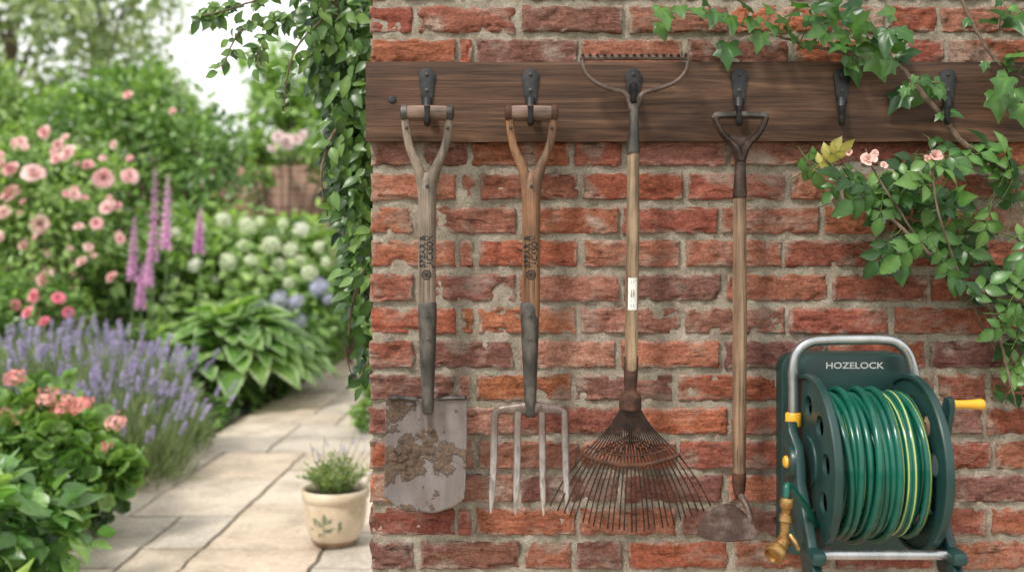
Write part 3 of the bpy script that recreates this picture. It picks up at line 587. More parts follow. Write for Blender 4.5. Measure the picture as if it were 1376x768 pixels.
# hoe
hoe=thing('garden_hoe','long handled hoe with rusty half moon blade hanging fourth from the left','hoe',P(993,713,YT))
mb=MB(); mb.pt([(958,160,3.5),(963,155.5,5.2),(975,155,4.8),(994,154.5,5),(1014,155,4.8),(1026,155.5,5.2),(1032,159,3.5)],YT,4,10,flat=1.3)
mb.build('stirrup_bar','dark_steel',hoe)
mb=MB()
for s,e in ((-1,961),(1,1029)): mb.pt([(e,158,4.6),(e-s*3,168,4.2),(e-s*11,181,4.4),(995+s*12,192,5.2),(995+s*5,202,6.4),(995+s*1,216,6)],YT,6,10,flat=1.5)
mb.prism([(P(a,b,YT).x,P(a,b,YT).z) for a,b in ((979,180),(985,184),(1004,184),(1011,180),(1005,192),(1000,204),(990,204),(985,192))],YT-.003,YT+.003,.001)
mb.build('stirrup','dark_rust',hoe)
mb=MB(); mb.pt([(995,200,5.5),(995,212,6.8),(994.5,240,8),(994,262,9.6),(994,266,9.2)],YT,5,18); mb.build('upper_socket','dark_rust',hoe)
mb=MB(); mb.pt([(994,258,8.4),(994,400,9.4),(993.5,550,9.3),(993,640,8.6),(993,648,7)],YT,7,20); mb.build('shaft','wood_dull',hoe)
mb=MB(); mb.pt([(993,634,9),(993,638,9.6),(993,656,8.4),(993,664,6.5),(994,668,5)],YT,5,18); mb.build('ferrule','rust',hoe)
mb=MB(); mb.pt([(994,662,4.8),(999,671,4.4,2.10),(1005,683,4.0,2.085),(1008,697,3.8,2.078),(1005,709,3,2.080)],YT,6,10); mb.build('neck','rust_pale',hoe)
out=[(930,707),(935,700),(943,693),(953,687),(965,682),(979,679.5),(991,681),(1000,687),(1006,696),(1010,706),(1005,711),(990,713.5),(972,714.5),(955,713.5),(941,711)]
bf=lambda c:(c.x,c.y+(c.z-P(0,690,2.1).z)*1.5-.9*(c.x-P(970,0,2.1).x)**2*3,c.z)
mb=MB(); mb.prism([(P(a,b,2.1).x,P(a,b,2.1).z) for a,b in out],2.0975,2.1005,.0008,fn=bf)
lip=[bf(Vector((P(a,b,2.1).x,2.097,P(a,b,2.1).z))) for a,b in out[9:]+out[:1]]; mb.tube(lip,[.0028]*len(lip),8); mb.build('blade','hoe_blade',hoe)
# ============================================================ HOSE REEL
YA=1.985; ZA=P(0,620,YA).z; reel=thing('hose_reel','dark green wall mounted hose reel with a silver carrying handle, at the lower right','hose reel',(.74,2.1,P(0,760,1.9).z))
def rrect(x0,x1,z0,z1,r,n=6):
    o=[]
    for cx_,cz_,a0 in ((x1-r,z1-r,0),(x0+r,z1-r,90),(x0+r,z0+r,180),(x1-r,z0+r,270)):
        for i in range(n+1): a=R(a0+90*i/n); o.append((cx_+r*math.cos(a),cz_+r*math.sin(a)))
    return o
mb=MB(); mb.prism(rrect(.598,.888,P(0,742,2.17).z,P(0,473,2.17).z,.035),2.150,2.196,.006); mb.build('back_plate','plastic',reel)
hz0,hz1=P(0,532,2.08).z,P(0,474,2.08).z
mb=MB(); mb.prism(rrect(.612,.852,hz0,hz1,.028),2.065,2.152,.008); hs=mb.build('label_housing','plastic',reel)
v,f=tmesh('HOZELOCK',.0185,.0004); cz=P(0,491,2.065).z; k=(78/1300*2.065)/(max(q[0] for q in v)-min(q[0] for q in v)); mb=MB(); mb.add([(P(1148,0,2.065).x+x*k,2.0638,cz+y*1.0) for x,y,z in v],f); mb.build('brand_lettering','white',hs,smooth=False)
YH=2.03
mb=MB(); q=cr([P(1066,572,YH),P(1066,530,YH),P(1066,495,YH),P(1072,472,YH),P(1090,459,YH),P(1120,456.5,YH),P(1150,456,YH),P(1180,456,YH),P(1202,459,YH),P(1218,472,YH),P(1227,497,YH),P(1231,530,YH),P(1233,570,YH)],6)
mb.tube(q,.0108,18); mb.build('handle','alu',reel)
for hx in (1066,1233):
    mb=MB(); mb.lathe([(.0108,-.014),(.0155,-.0135),(.0165,-.008),(.0165,.011),(.0145,.014),(.0108,.0145)],P(hx,563,YH),(0,0,1),24); mb.build('handle_collar','yellow',reel)
def side_arm(X,sgn):
    o=[(YH+.024,ZA+.075),(YH+.026,ZA+.02),(YH+.02,ZA-.03),(YH+.01,ZA-.09),(1.93,ZA-.165),(1.915,ZA-.202),(1.82,ZA-.204),(1.815,ZA-.192),(1.845,ZA-.178),(1.90,ZA-.10),(1.945,ZA-.035),(YA-.035,ZA+.005),(YA-.02,ZA+.035),(YH-.022,ZA+.06),(YH-.02,ZA+.078)]
    mb=MB(); mb.prism([(y,z) for y,z in o],X-.010,X+.010,.004,fn=lambda c:(c.y,c.x,c.z)); a=mb.build('side_arm','plastic',reel,ang=50)
    mb=MB(); mb.lathe([(0,-.012),(.030,-.011),(.034,-.006),(.034,.010)],(X+sgn*.008,YA,ZA),(-sgn,0,0),32); mb.build('hub','plastic',a)
    return a
aL=side_arm(.583,-1); aR=side_arm(.852,1)
mb=MB(); mb.lathe([(0,-.009),(.009,-.009),(.0125,-.006),(.0135,0),(.0135,.006)],(.5665,YA-.0,ZA),(1,0,0),24); mb.build('axle_cap','yellow',aL)
def flange(X):
    m0=MB(); m0.lathe([(.0,-.005),(.05,-.006),(.052,-.003),(.082,-.003),(.085,-.0045),(.142,-.0045),(.146,-.003),(.168,-.003),(.171,-.008),(.178,-.008),(.180,-.005),(.180,.005),(.178,.008),(.171,.008),(.168,.003),(.05,.003),(0,.003)],(X,YA,ZA),(1,0,0),72)
    f_=m0.build('flange','plastic',reel,ang=30); cu=MB()
    for i in range(9):
        a=2*math.pi*i/9+.2; cu.lathe([(0,-.03),(.0225,-.03),(.0225,.03),(0,.03)],(X,YA+.114*math.cos(a),ZA+.114*math.sin(a)),(1,0,0),20)
    c_=cu.build('cut','plastic',reel); 
    for o_ in (f_,c_):
        b_=bmesh.new(); b_.from_mesh(o_.data); bmesh.ops.remove_doubles(b_,verts=b_.verts,dist=.0001); bmesh.ops.recalc_face_normals(b_,faces=b_.faces); b_.to_mesh(o_.data); b_.free()
    md=f_.modifiers.new('b','BOOLEAN'); md.operation='DIFFERENCE'; md.object=c_; md.solver='EXACT'; bpy.context.view_layer.update()
    me=bpy.data.meshes.new_from_object(f_.evaluated_get(bpy.context.evaluated_depsgraph_get())); f_.modifiers.clear(); f_.data=me; me.shade_smooth(); me.set_sharp_from_angle(angle=R(30)); bpy.data.objects.remove(c_)
    return f_
flange(.612); flange(.820)
mb=MB(); mb.lathe([(.055,-.095),(.055,.095)],(.716,YA,ZA),(1,0,0),32); mb.build('drum','plastic_dark',reel)
mb=MB(); hr=random.Random(9); pts=[]; hd=.0072
for lay,(rad,n) in enumerate(((.082,11),(.096,11),(.110,11),(.124,11),(.1375,12),(.1480,3))):
    xs=[.628+ (i+.5)*(.177/n) for i in range(n)] if lay<5 else [.668,.725,.748]; xs=xs if lay%2==0 else xs[::-1]; up_=lay>2
    for i,x in enumerate(xs):
        jr=hr.uniform(-.002,.004) if up_ else 0; sk=hr.uniform(-.008,.008) if up_ else 0; nx_=xs[i+1] if i+1<len(xs) else x; sg=hr.uniform(0,.007) if lay>=4 else 0; s2=hr.uniform(-.003,.003) if up_ else 0
        for k in range(40):
            t=k/40; a=2*math.pi*t; xx=x+(nx_-x)*t+sk*math.sin(a+1)+s2*math.sin(2*a); xx=min(max(xx,.627),.805); r2=rad+jr*(.5-.5*math.cos(a))
            pts.append((xx,YA+r2*math.cos(a),ZA+r2*math.sin(a)-sg*(1-math.sin(a))*.6))
mb.tube(pts,hd,18,0,up=(1,0,0),stripe=1,twist=.0115)
hose=thing('garden_hose','shiny green garden hose with thin yellow stripe coiled on the reel','hose',(.725,YA,ZA-.155))
mb.build('coiled_hose',['hose','hose_stripe'],hose)
mb=MB(); q=cr([(.634,1.935,ZA-.120),(.604,1.915,ZA-.110),(.575,1.885,ZA-.070),P(1060,652,1.85),P(1057,664,1.84),P(1057,684,1.84)],8); mb.tube(q,.0066,14,0); mb.build('hose_tail',['hose'],hose)
nz_=thing('hose_nozzle','brass hose nozzle dangling below the left side of the hose reel','nozzle',P(1045,758,1.84)); a=P(1058,668,1.84); b_=P(1053,728,1.835); d=(b_-a); L=d.length
mb=MB(); mb.lathe([(.008,0),(.0125,.001),(.0135,.006),(.0135,.016),(.011,.020),(.0095,.022),(.0095,.030),(.012,.032),(.0125,.044),(.0095,.047),(.0085,L)],a,d,20); mb.build('connector','brass',nz_)
e_=P(1034,752,1.80); d2=(e_-b_)
mb=MB(); mb.lathe([(.0,-.012),(.010,-.010),(.0145,-.002),(.0135,.010),(.0115,.016),(.014,.020),(.0195,.026),(.0205,.034),(.019,.041),(.0155,.042),(.014,.036),(.004,.035),(.0,.036)],b_,d2,24); hd_=mb.build('nozzle_head','brass',nz_)
mb=MB(); mb.tube([P(1062,718,1.825),P(1068,727,1.815),P(1073,738,1.815)],[.004,.0045,.004],10); mb.build('valve_lever','brass',nz_)
mb=MB(); mb.tube([(.590,1.868,P(0,745,1.868).z),(.846,1.868,P(0,745,1.868).z)],.0092,18,up=(0,0,1)); mb.build('base_bar','alu',reel)
for X in (.584,.852):
    mb=MB(); mb.box((X,1.875,P(0,745,1.868).z),(.030,.085,.028),.009); mb.build('foot','plastic',reel)
crk=MB(); cz0=P(0,543,1.94).z
crk.prism([(YA+.022,ZA-.01),(YA+.016,ZA+.03),(1.955,cz0+.012),(1.94,cz0+.016),(1.926,cz0+.010),(1.925,cz0-.008),(YA-.024,ZA+.01),(YA-.016,ZA-.022),(YA+.012,ZA-.024)],.871,.883,.003,fn=lambda c:(c.y,c.x,c.z)); ck=crk.build('crank_arm','plastic',reel,ang=50)
mb=MB(); mb.lathe([(.0,0),(.0085,0),(.0095,.004),(.0085,.012),(.0088,.030),(.0105,.050),(.0115,.058),(.010,.063),(.0,.065)],(.882,1.94,cz0),(1,0,0),20); mb.build('crank_knob','yellow',ck)
# ============================================================ FOREGROUND CLIMBERS
def nearest(pts,p): return min(pts,key=lambda q:(q-p).length)
def vines(stems,seg=8):
    mb=MB(); allp=[]
    for rows in stems:
        q=cr([(*P(a,b,Y),r*Y/F) for a,b,r,Y in rows],8); 
        for i,s in enumerate(q): s[0]+=.003*noise.noise(Vector((i*.7,1,rows[0][0]))); s[2]+=.003*noise.noise(Vector((i*.7,7,rows[0][0])))
        mb.tube(q,[max(.0006,s[3]*(1+.15*noise.noise(Vector((i*1.3,3,0))))) for i,s in enumerate(q)],seg); allp+=[Vector(s[:3]) for s in q]
    return mb,allp
def petioles(mb,allp,pos,r=.0009,mx=.09):
    for p in pos:
        p=Vector(p); n=nearest(allp,p)
        if (n-p).length>mx: n=p+(n-p).normalized()*mx
        md=p.lerp(n,.5)+Vector((0,-.004,-.003)); mb.tube([n,md,p],[r*1.2,r,r],5,cap=False,m=1)
ivy=thing('ivy_vine','green ivy trailing across the top right of the rail','ivy',P(1376,110,W-.05))
vm,ap=vines([[(1500,330,4.8,W-.03),(1376,243,4.4,W-.045),(1330,215,4,W-.07),(1292,190,3.9,W-.09),(1262,152,3.7,W-.095),(1232,118,3.4,W-.09),(1206,88,3,W-.08),(1150,74,2.6,W-.065),(1090,62,2.2,W-.03),(1030,44,1.8,W-.02),(940,20,1.3,W-.02),(890,16,.8,W-.03)],
 [(1280,-60,2.5,W-.02),(1293,0,2.4,W-.03),(1318,52,2.2,W-.06),(1345,88,2,W-.07),(1385,110,2,W-.06),(1460,140,2,W-.03)],
 [(1206,88,1.5,W-.07),(1232,108,1.3,W-.09),(1262,112,1,W-.09)],[(1340,40,1.2,W-.05),(1365,16,1,W-.05),(1400,5,1,W-.04)],[(1150,74,1.4,W-.05),(1175,50,1.2,W-.06),(1200,34,1,W-.06)]])
il=[(893,18,34),(915,12,26),(890,38,26),(962,22,28),(978,68,36),(984,28,28),(1004,8,36),(1022,52,28),(1038,14,32),(1056,30,30),(1066,46,34),(1075,6,28),(1092,26,32),(1104,44,36),(1120,22,36),(1133,48,32),(1148,88,42),(1166,70,38),(1180,82,40),(1150,34,36),(1172,38,32),(1192,50,40),(1196,18,26),(1214,72,30),(1210,132,36),(1228,122,34),(1246,120,38),(1262,116,30),(1342,136,38),(1350,112,34),(1362,128,34),(1368,26,40),(1345,14,32),(1330,26,28),(1372,72,36),(1360,90,28),(1118,4,30),(1150,8,28),(1012,30,24),(950,2,26),(1278,150,24),(1376,150,34),(1400,60,36),(1420,110,36),(1395,20,36),(1440,160,36),(1100,8,28),(1088,58,24),(1196,88,28),(1040,36,26),(1128,62,28),(1160,52,30),(1140,20,28),(1205,60,28),(1216,44,26),(1066,18,26),(940,14,24)]
pos=[];dr=[];up=[];sz=[]
for x,y,s in il:
    p=P(x,y,W-.045-random.uniform(.01,.07)); n=nearest(ap,p); d=(p-n); d.y*=.3; d=d.normalized()*.7+Vector((random.uniform(-.7,.7),random.uniform(-.45,.05),-.55)); pos.append(p-d.normalized()*s*.3*W/F); dr.append(d); up.append((random.uniform(-.6,.6),-1,random.uniform(.0,.9))); sz.append(s*W/F*1.02)
for _ in range(24):
    n=ap[random.randrange(len(ap))]; p=n+Vector((random.uniform(-.03,.03),random.uniform(-.03,0),random.uniform(-.03,.03))); pos.append(p); dr.append((random.uniform(-1,1),-.3,random.uniform(-1,.3))); up.append((random.uniform(-.5,.5),-1,random.uniform(0,.8))); sz.append(random.uniform(.016,.03))
inst('foliage',IVY,pos,dr,up,sz,pal(len(pos),[(.024,.075,.022),(.055,.145,.038),(.10,.21,.055),(.075,.17,.05)]),'leaf',ivy); petioles(vm,ap,pos); vm.build('stem',['bark','stem'],ivy)
rose=thing('climbing_rose','climbing rose with glossy green leaves and small blush flowers above the hose reel','rose',P(1376,400,W-.05))
vm,ap=vines([[(1520,520,4.4,W-.03),(1420,440,4,W-.06),(1376,405,3.6,W-.09),(1320,392,3.3,W-.12),(1270,360,3,W-.135),(1225,318,2.6,W-.135),(1170,272,2.2,W-.12),(1120,238,1.8,W-.10),(1086,215,1.2,W-.09)],
 [(1320,392,2.6,W-.10),(1340,440,2.2,W-.11),(1352,490,1.8,W-.12),(1366,548,1.2,W-.12)],[(1240,332,1.9,W-.12),(1200,270,1.6,W-.14),(1172,225,1.3,W-.14),(1163,200,1,W-.14)],
 [(1290,372,1.7,W-.12),(1262,290,1.5,W-.15),(1254,235,1.2,W-.15),(1256,205,1,W-.15)],[(1180,280,1.4,W-.08),(1140,268,1.1,W-.10),(1100,278,.9,W-.10)],[(1300,380,1.6,W-.07),(1312,420,1.3,W-.07),(1336,470,1,W-.07)],
 [(1420,440,2,W-.04),(1376,330,1.8,W-.06),(1330,310,1.5,W-.08),(1290,290,1.2,W-.08)],[(1170,272,1.2,W-.06),(1128,212,1,W-.09),(1120,188,.8,W-.09)],[(1200,300,1.2,W-.07),(1170,330,1,W-.06),(1160,356,.8,W-.06)],[(1376,470,1.8,W-.03),(1330,430,1.6,W-.03),(1290,400,1.2,W-.03)]])
regs=[(1118,230,40,28,7),(1180,260,46,36,10),(1215,238,32,32,6),(1250,292,46,44,11),(1300,330,40,38,8),(1345,370,34,40,8),(1357,445,20,30,4),(1365,505,12,26,4),(1262,236,28,20,4),(1338,212,34,14,5),(1222,338,36,22,4),(1400,380,40,80,10),(1290,368,28,22,3),(1365,235,16,24,3),(1290,200,24,12,3),(1180,342,18,12,2)]
pos=[];dr=[];up=[];sz=[]
for x,y,rx,ry,n in regs:
    for _ in range(n):
        a=random.uniform(0,6.28); r=math.sqrt(random.random()); p=P(x+rx*r*math.cos(a),y+ry*r*math.sin(a),W-random.uniform(.04,.17)); n_=nearest(ap,p); d=(p-n_); d.y=0
        d=(d.normalized() if d.length>.002 else Vector((1,0,0)))*.7+Vector((random.uniform(-.7,.7),random.uniform(-.5,.1),random.uniform(-.7,.25))); d.normalize(); s=random.uniform(.068,.118)
        pos.append(p-d*s*.5); dr.append(d); up.append((random.uniform(-.8,.8),-1,random.uniform(-.2,1.3))); sz.append(s)
cc=pal(len(pos),[(.015,.045,.014),(.038,.105,.026),(.08,.175,.045),(.13,.24,.065)]); 
for i in range(len(pos)):
    if pos[i].x<P(1112,0,W-.1).x and random.random()<.5: cc[i]=(.34,.31,.09)
me1=imesh('foliage',COMP,pos[::2],dr[::2],up[::2],sz[::2],cc[::2],'leaf',ORG[rose]); me2=imesh('f2',COMP2,pos[1::2],dr[1::2],up[1::2],sz[1::2],cc[1::2],'leaf',ORG[rose])
bm=bmesh.new(); bm.from_mesh(me1); bm.from_mesh(me2); bm.to_mesh(me1); bm.free(); bpy.data.meshes.remove(me2); o=bpy.data.objects.new('foliage',me1); C.objects.link(o); o.parent=rose
petioles(vm,ap,pos,.0008,.07); vm.build('stem',['bark','stem'],rose)
for (x,y,s) in ((1167,214,.014),(1256,210,.015),(1141,205,.009),(1188,222,.007),(1176,206,.007),(1246,214,.008)):
    child(random.choice(ROSEB),'flower',rose,P(x,y,W-.16),(random.uniform(-.5,.5),-1,.45),s,random.uniform(0,6))
# climber over the wall end
cl=thing('wall_climber','dense leafy climber hanging over the left end of the brick wall','climber',(-.22,2.62,0))
vm,ap=vines([[(579,990,9,2.62),(575,600,8,2.62),(545,300,7,2.62),(505,150,6,2.6),(460,40,5,2.55),(430,-60,4,2.5)],
 [(545,300,4,2.6),(500,340,3,2.55),(476,400,2,2.5),(468,450,1.2,2.5)],[(505,150,3,2.6),(455,170,2.5,2.5),(432,230,1.6,2.48),(440,290,1,2.5)],[(470,60,3,2.55),(420,45,2,2.5),(372,22,1.6,2.48),(325,40,1.2,2.46),(298,92,.8,2.45)],
 [(440,-20,2,2.5),(370,-8,1.6,2.45),(310,12,1.2,2.45),(270,22,.8,2.45)],[(450,10,2,2.5),(400,62,1.4,2.46),(385,110,1,2.45),(382,150,.7,2.45)],[(545,440,2.5,2.6),(505,470,1.6,2.55),(478,510,1,2.52),(462,468,.7,2.5)],[(372,22,1,2.48),(352,60,.9,2.46),(345,88,.7,2.45)]])
vm.build('stem','bark',cl)
pos=[];dr=[];up=[];sz=[]
for x,y,rx,ry,n in ((470,30,44,50,420),(460,90,46,50,400),(478,150,38,50,330),(474,205,34,50,260),(470,260,28,40,160),(482,300,24,50,140),(482,350,22,45,100),(484,400,18,40,60),(488,445,12,30,22),(425,20,34,26,60),(520,60,60,140,200),(520,240,50,150,180),(520,420,40,150,90),(460,-60,100,50,220),(488,500,10,30,8)):
    for _ in range(n):
        a=random.uniform(0,6.28); r=math.sqrt(random.random()); pos.append(P(x+rx*r*math.cos(a),y+ry*r*math.sin(a),random.uniform(2.46,2.95))); dr.append((random.uniform(-.9,.5),random.uniform(-.5,.3),random.uniform(-1,.05))); up.append((random.uniform(-.7,.4),-.9,random.uniform(0,1.1))); sz.append(random.uniform(.030,.056))
for st in ([(420,45),(372,22),(325,40),(298,92)],[(430,-10),(370,-8),(310,12),(268,22)],[(400,62),(385,110),(382,150)],[(372,22),(352,60),(345,88)],[(300,10),(285,22),(272,16)]):
    q=cr([(a,b) for a,b in st],7)
    for a,b in q:
        for _ in range(2): pos.append(P(a+random.uniform(-8,8),b+random.uniform(-8,8),2.46)); dr.append((random.uniform(-1,1),random.uniform(-.3,.2),random.uniform(-1,.5))); up.append((random.uniform(-.5,.5),-1,random.uniform(0,.8))); sz.append(random.uniform(.026,.042))
n=len(pos); t=np.array([.8-1.1*(p.y-2.45)/.5 for p in pos])+rng.normal(0,.24,n)  # leaves further back get darker greens: interior shade put into leaf colour
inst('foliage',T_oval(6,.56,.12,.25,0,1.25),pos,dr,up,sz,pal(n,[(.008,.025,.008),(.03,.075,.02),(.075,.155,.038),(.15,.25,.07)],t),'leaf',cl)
# ============================================================ POT
YP=4.2; pb=P(451,727,YP); pb.z=.029; K=YP/F
pot=thing('flower_pot','cream glazed pot with painted leaves standing on the path','pot',pb)
mb=MB(); r=45.5*K; hgt=74*K
HP=[(0,.62),(.06,.68),(.18,.765),(.32,.84),(.48,.895),(.62,.92),(.76,.92)]
def pr(hh):
    for (h0,r0),(h1,r1) in zip(HP,HP[1:]):
        if hh<=h1: return (r0+(r1-r0)*(hh-h0)/(h1-h0))*r
    return .92*r
mb.lathe([(0,.0),(.60*r,0)]+[(q*r,max(.003,h*hgt)) for h,q in HP]+[(.93*r,hgt*.80),(.99*r,hgt*.83),(1.0*r,hgt*.9),(.99*r,hgt*.98),(.96*r,hgt),(.90*r,hgt*.985),(.87*r,hgt*.9),(.86*r,hgt*.7)],pb,(0,0,1),56); mb.build('body','glaze',pot,ang=60)
mb=MB(); mb.lathe([(.645*r,.004),(.69*r,.013),(.715*r,.022),(.72*r,.024)],pb,(0,0,1),48); mb.build('foot_ring','glaze_brown',pot)
mb=MB(); mb.lathe([(.87*r,hgt*.86),(.5*r,hgt*.88),(0,hgt*.89)],pb,(0,0,1),32); mb.build('soil','soil',pot)
mb=MB()
def onpot(a,hh): A=R(-90+a); rr_=pr(hh)+.0014; return pb+Vector((rr_*math.cos(A),rr_*math.sin(A),hgt*hh))
def pleaf(a,hh,an,s):
    n_=7; L=[];Rr=[]
    for i in range(n_):
        t=i/(n_-1); w=s*.26*math.sin(math.pi*min(.98,max(.02,t))); da,dh=math.cos(R(an)),math.sin(R(an))
        for lst,sg in ((L,1),(Rr,-1)): X=da*t*s-dh*w*sg; Z=dh*t*s+da*w*sg; lst.append(onpot(a+math.degrees(X/(.88*r)),min(.78,hh+Z/hgt)))
    mb.add(L+Rr,[(i,i+1,n_+i+1,n_+i) for i in range(n_-1)])
for x in ((-12,.45,62,.032),(-16,.42,128,.030),(-13,.36,-10,.028),(-8,.32,28,.032),(-10,.52,82,.028),(-24,.50,150,.028),(-4,.48,50,.026),(-18,.28,205,.024),(16,.42,72,.026),(22,.38,128,.022),(13,.36,20,.020),(-30,.42,100,.024),(-36,.34,160,.020)): pleaf(*x)
for a0_,h0,a1_,h1 in ((-16,.22,-10,.66),(-14,.40,-32,.46),(-13,.36,10,.40),(14,.30,18,.50)):
    q=[onpot(a0_+(a1_-a0_)*k/6+2*math.sin(k),h0+(h1-h0)*k/6) for k in range(7)]; mb.tube(q,.0012,4)
mb.build('painted_sprig','paint_leaf',pot)
herb=thing('potted_herb','small wispy light green herb growing in the cream pot','plant',pb+Vector((0,0,hgt*.89)))
b=ORG[herb]; mb=MB(); ps=[];od=[]
for k in range(84):
    a=random.uniform(0,6.28); sp=random.uniform(.1,1.0)**.7; ln=random.uniform(.08,.20); e=b+Vector((math.cos(a)*sp*.165,math.sin(a)*sp*.14,ln*(1-.45*sp))); s0=b+Vector((math.cos(a)*sp*.06,math.sin(a)*sp*.06,0)); md=s0.lerp(e,.5)+Vector((0,0,.03)); mb.tube([s0,md,e],[.0014,.0011,.0007],4)
    for j in range(22):
        t=.12+.88*j/21; c_=s0*(1-t)**2+md*2*t*(1-t)+e*t*t; aa=random.uniform(0,6.28); ps.append(c_); od.append((math.cos(aa)+math.cos(a)*.4,math.sin(aa)+math.sin(a)*.4,random.uniform(.1,1.2)))
mb.build('stem','stem',herb); n=len(ps)
inst('foliage',T_oval(3,.28,.1,.2,0,1),ps,od,rng.normal(0,1,(n,3)),rng.uniform(.014,.030,n),pal(n,[(.10,.16,.05),(.22,.30,.11),(.36,.42,.2)]),'leaf_matt',herb)
for (x,y) in ((408,602),(424,594),(452,598),(464,587),(478,580),(492,592),(440,608),(486,606),(416,612),(470,604)):
    tp=P(x,y,YP); st0=b+Vector(((tp.x-b.x)*.35,0,.01)); L=(tp-st0).length; child(HERBF[random.randrange(2)],'flower_spike',herb,st0,tp-st0,(.8,.8,L/.32),random.uniform(0,6))
# ============================================================ BORDER PLANTS
def base(px,Y): return (P(px,0,Y).x,Y,.02)
pl=thing('leafy_plant','broad leaved green plant at the bottom left corner of the bed','plant',(-1.98,3.62,.02))
foliage(pl,[B(30,735,3.6,75,62,.26),B(5,690,3.75,60,50,.25),B(-40,740,3.5,60,80,.3)],420,.11,[(.045,.11,.028),(.09,.20,.05),(.155,.29,.08),(.26,.39,.14)],T=T_oval(8,.62,.12,.3,.03,1.3),cl=.3,smat='stem',sr=.005)
gh=[[(20,508,13),(66,532,14),(108,545,13),(80,550,12),(26,562,12),(48,540,8),(92,536,8)],[(155,567,12),(100,612,14),(60,572,10),(142,600,8)],[(8,560,12),(12,590,10),(-20,540,14)]]
gb=[[B(60,610,4.4,70,75,.28),B(30,590,4.6,50,60,.25)],[B(130,650,4.3,48,58,.24),B(105,600,4.6,40,40,.2)],[B(-10,640,4.3,60,70,.26)]]
gl=['coral geranium with most flower heads in front of the lavender','coral geranium spilling over the path edge beside the lavender','coral geranium cut by the left edge of the photo']
for i,(hs_,bl_) in enumerate(zip(gh,gb)):
    t=thing('geranium',gl[i],'geranium',(bl_[0][0],bl_[0][1],.02),'coral geraniums edging the path')
    foliage(t,bl_,700,.07,[(.035,.085,.02),(.08,.18,.04),(.14,.27,.065),(.22,.37,.11)],T=ROUND,cl=.25,smat='stem',sr=.005,droop=0)
    mb=MB()
    for x,y,s in hs_:
        p=P(x,y,4.22); child(GER,'flower_head',t,p,(random.uniform(-.4,.4),-.6,1),(s*1.05*4.2/F,s*1.05*4.2/F,s*.8*4.2/F),random.uniform(0,6)); q=Vector((p.x*.7+bl_[0][0]*.3,4.4,.3)); mb.tube([q,p.lerp(q,.4)+Vector((0,0,.03)),p],[.003,.0026,.0022],5)
    mb.build('flower_stalk','stem',t)
ll=['large lavender bush in flower beside the path edge','lavender bush in flower behind the coral geraniums','lavender bush in flower at the left edge of the photo','rear lavender bush in front of the hosta','rear lavender bush below the pink roses','low lavender bush leaning over the path behind the geraniums']
for i,(px,Y,rx,top) in enumerate(((188,6.1,.42,.58),(105,5.7,.42,.64),(20,5.8,.40,.64),(145,7.0,.42,.60),(50,6.9,.45,.68),(165,5.35,.34,.42))):
    bs=base(px,Y); t=thing('lavender_bush',ll[i],'lavender',bs,'lavender bushes in the border'); n=3000; d=unit(n); d[:,2]=np.abs(d[:,2]); rr_=rng.uniform(.5,1.05,n)[:,None]
    ps=np.array(bs)+d*rr_*np.array([rx,rx,top]); ps[:,2]=np.maximum(ps[:,2],.03); inst('foliage',T_oval(3,.09,.1,.1,0,1),ps,d*.5+np.array([0,0,.8])+rng.normal(0,.25,(n,3)),rng.normal(0,1,(n,3)),rng.uniform(.06,.13,n),pal(n,GG),'leaf_matt',t)
    for k in range(80):
        a=random.uniform(0,6.28); r_=math.sqrt(random.random())*rx*.95; z=top*math.sqrt(max(0,1-(r_/rx)**2)); p=Vector((bs[0]+r_*math.cos(a),bs[1]+r_*math.sin(a),.02+z*.76)); dd=Vector((math.cos(a)*r_/rx*.6+random.uniform(-.22,.22),math.sin(a)*r_/rx*.5-.05,1)); child(LAV[k%5],'flower_spike',t,p,dd,(1.2,1.2,random.uniform(.6,1.05)),random.uniform(0,6))
for (px,Y,rr_,hh,lb) in ((318,8.25,.62,.72,'large hosta with cream edged leaves beside the path'),(255,7.9,.38,.46,'smaller hosta at the left foot of the large hosta'),(385,8.9,.38,.45,'small hosta behind the large hosta near the path bend')):
    bs=base(px,Y); t=thing('hosta',lb,'hosta',bs,'variegated hostas by the path'); n=int(130*rr_/.58); k=(np.arange(n)+.5)/n; an=np.arange(n)*2.39996+rng.normal(0,.2,n); rq=np.sqrt(k); o_=np.stack([np.cos(an),np.sin(an),0*an],1)
    ps=np.array(bs)+o_*(rq*rr_*.72)[:,None]; ps[:,2]=.08+hh*np.sqrt(np.maximum(0,1-(rq*.93)**2)); dr=o_*(.55+.5*rq)[:,None]+np.array([0,0,1])*(.55-.75*rq)[:,None]+rng.normal(0,.12,(n,3)); up=o_*.5+np.array([0,0,1])+rng.normal(0,.15,(n,3))
    inst('leaf_mass',HOSTA,ps,dr,up,rng.uniform(.25,.36,n)*(rr_/.58)**.4,pal(n,[(.10,.20,.05),(.155,.30,.075),(.22,.38,.10)]),'leaf',t); mb=MB()
    for j in range(0,n,4): mb.tube([Vector(bs),Vector(ps[j])],[.008,.005],5)
    mb.build('leaf_stalk','stem',t)
def blooms(root,meshes,lst,Y,name='bloom',k=1.,stem=True,dz=.12):
    for x,y,s in lst:
        p=P(x,y,Y+random.uniform(-dz,dz)); child(random.choice(meshes),name,root,p,(random.uniform(-.9,.9),-1,random.uniform(.0,1.3)),s*Y/F*k,random.uniform(0,6))
rs_=thing('rose_bush','tall rose bush full of pink blooms at the left','rose bush',base(40,8.6))
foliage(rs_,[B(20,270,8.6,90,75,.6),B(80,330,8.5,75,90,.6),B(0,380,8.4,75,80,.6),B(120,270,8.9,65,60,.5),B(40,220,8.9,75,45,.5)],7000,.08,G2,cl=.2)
rr2=random.Random(4)
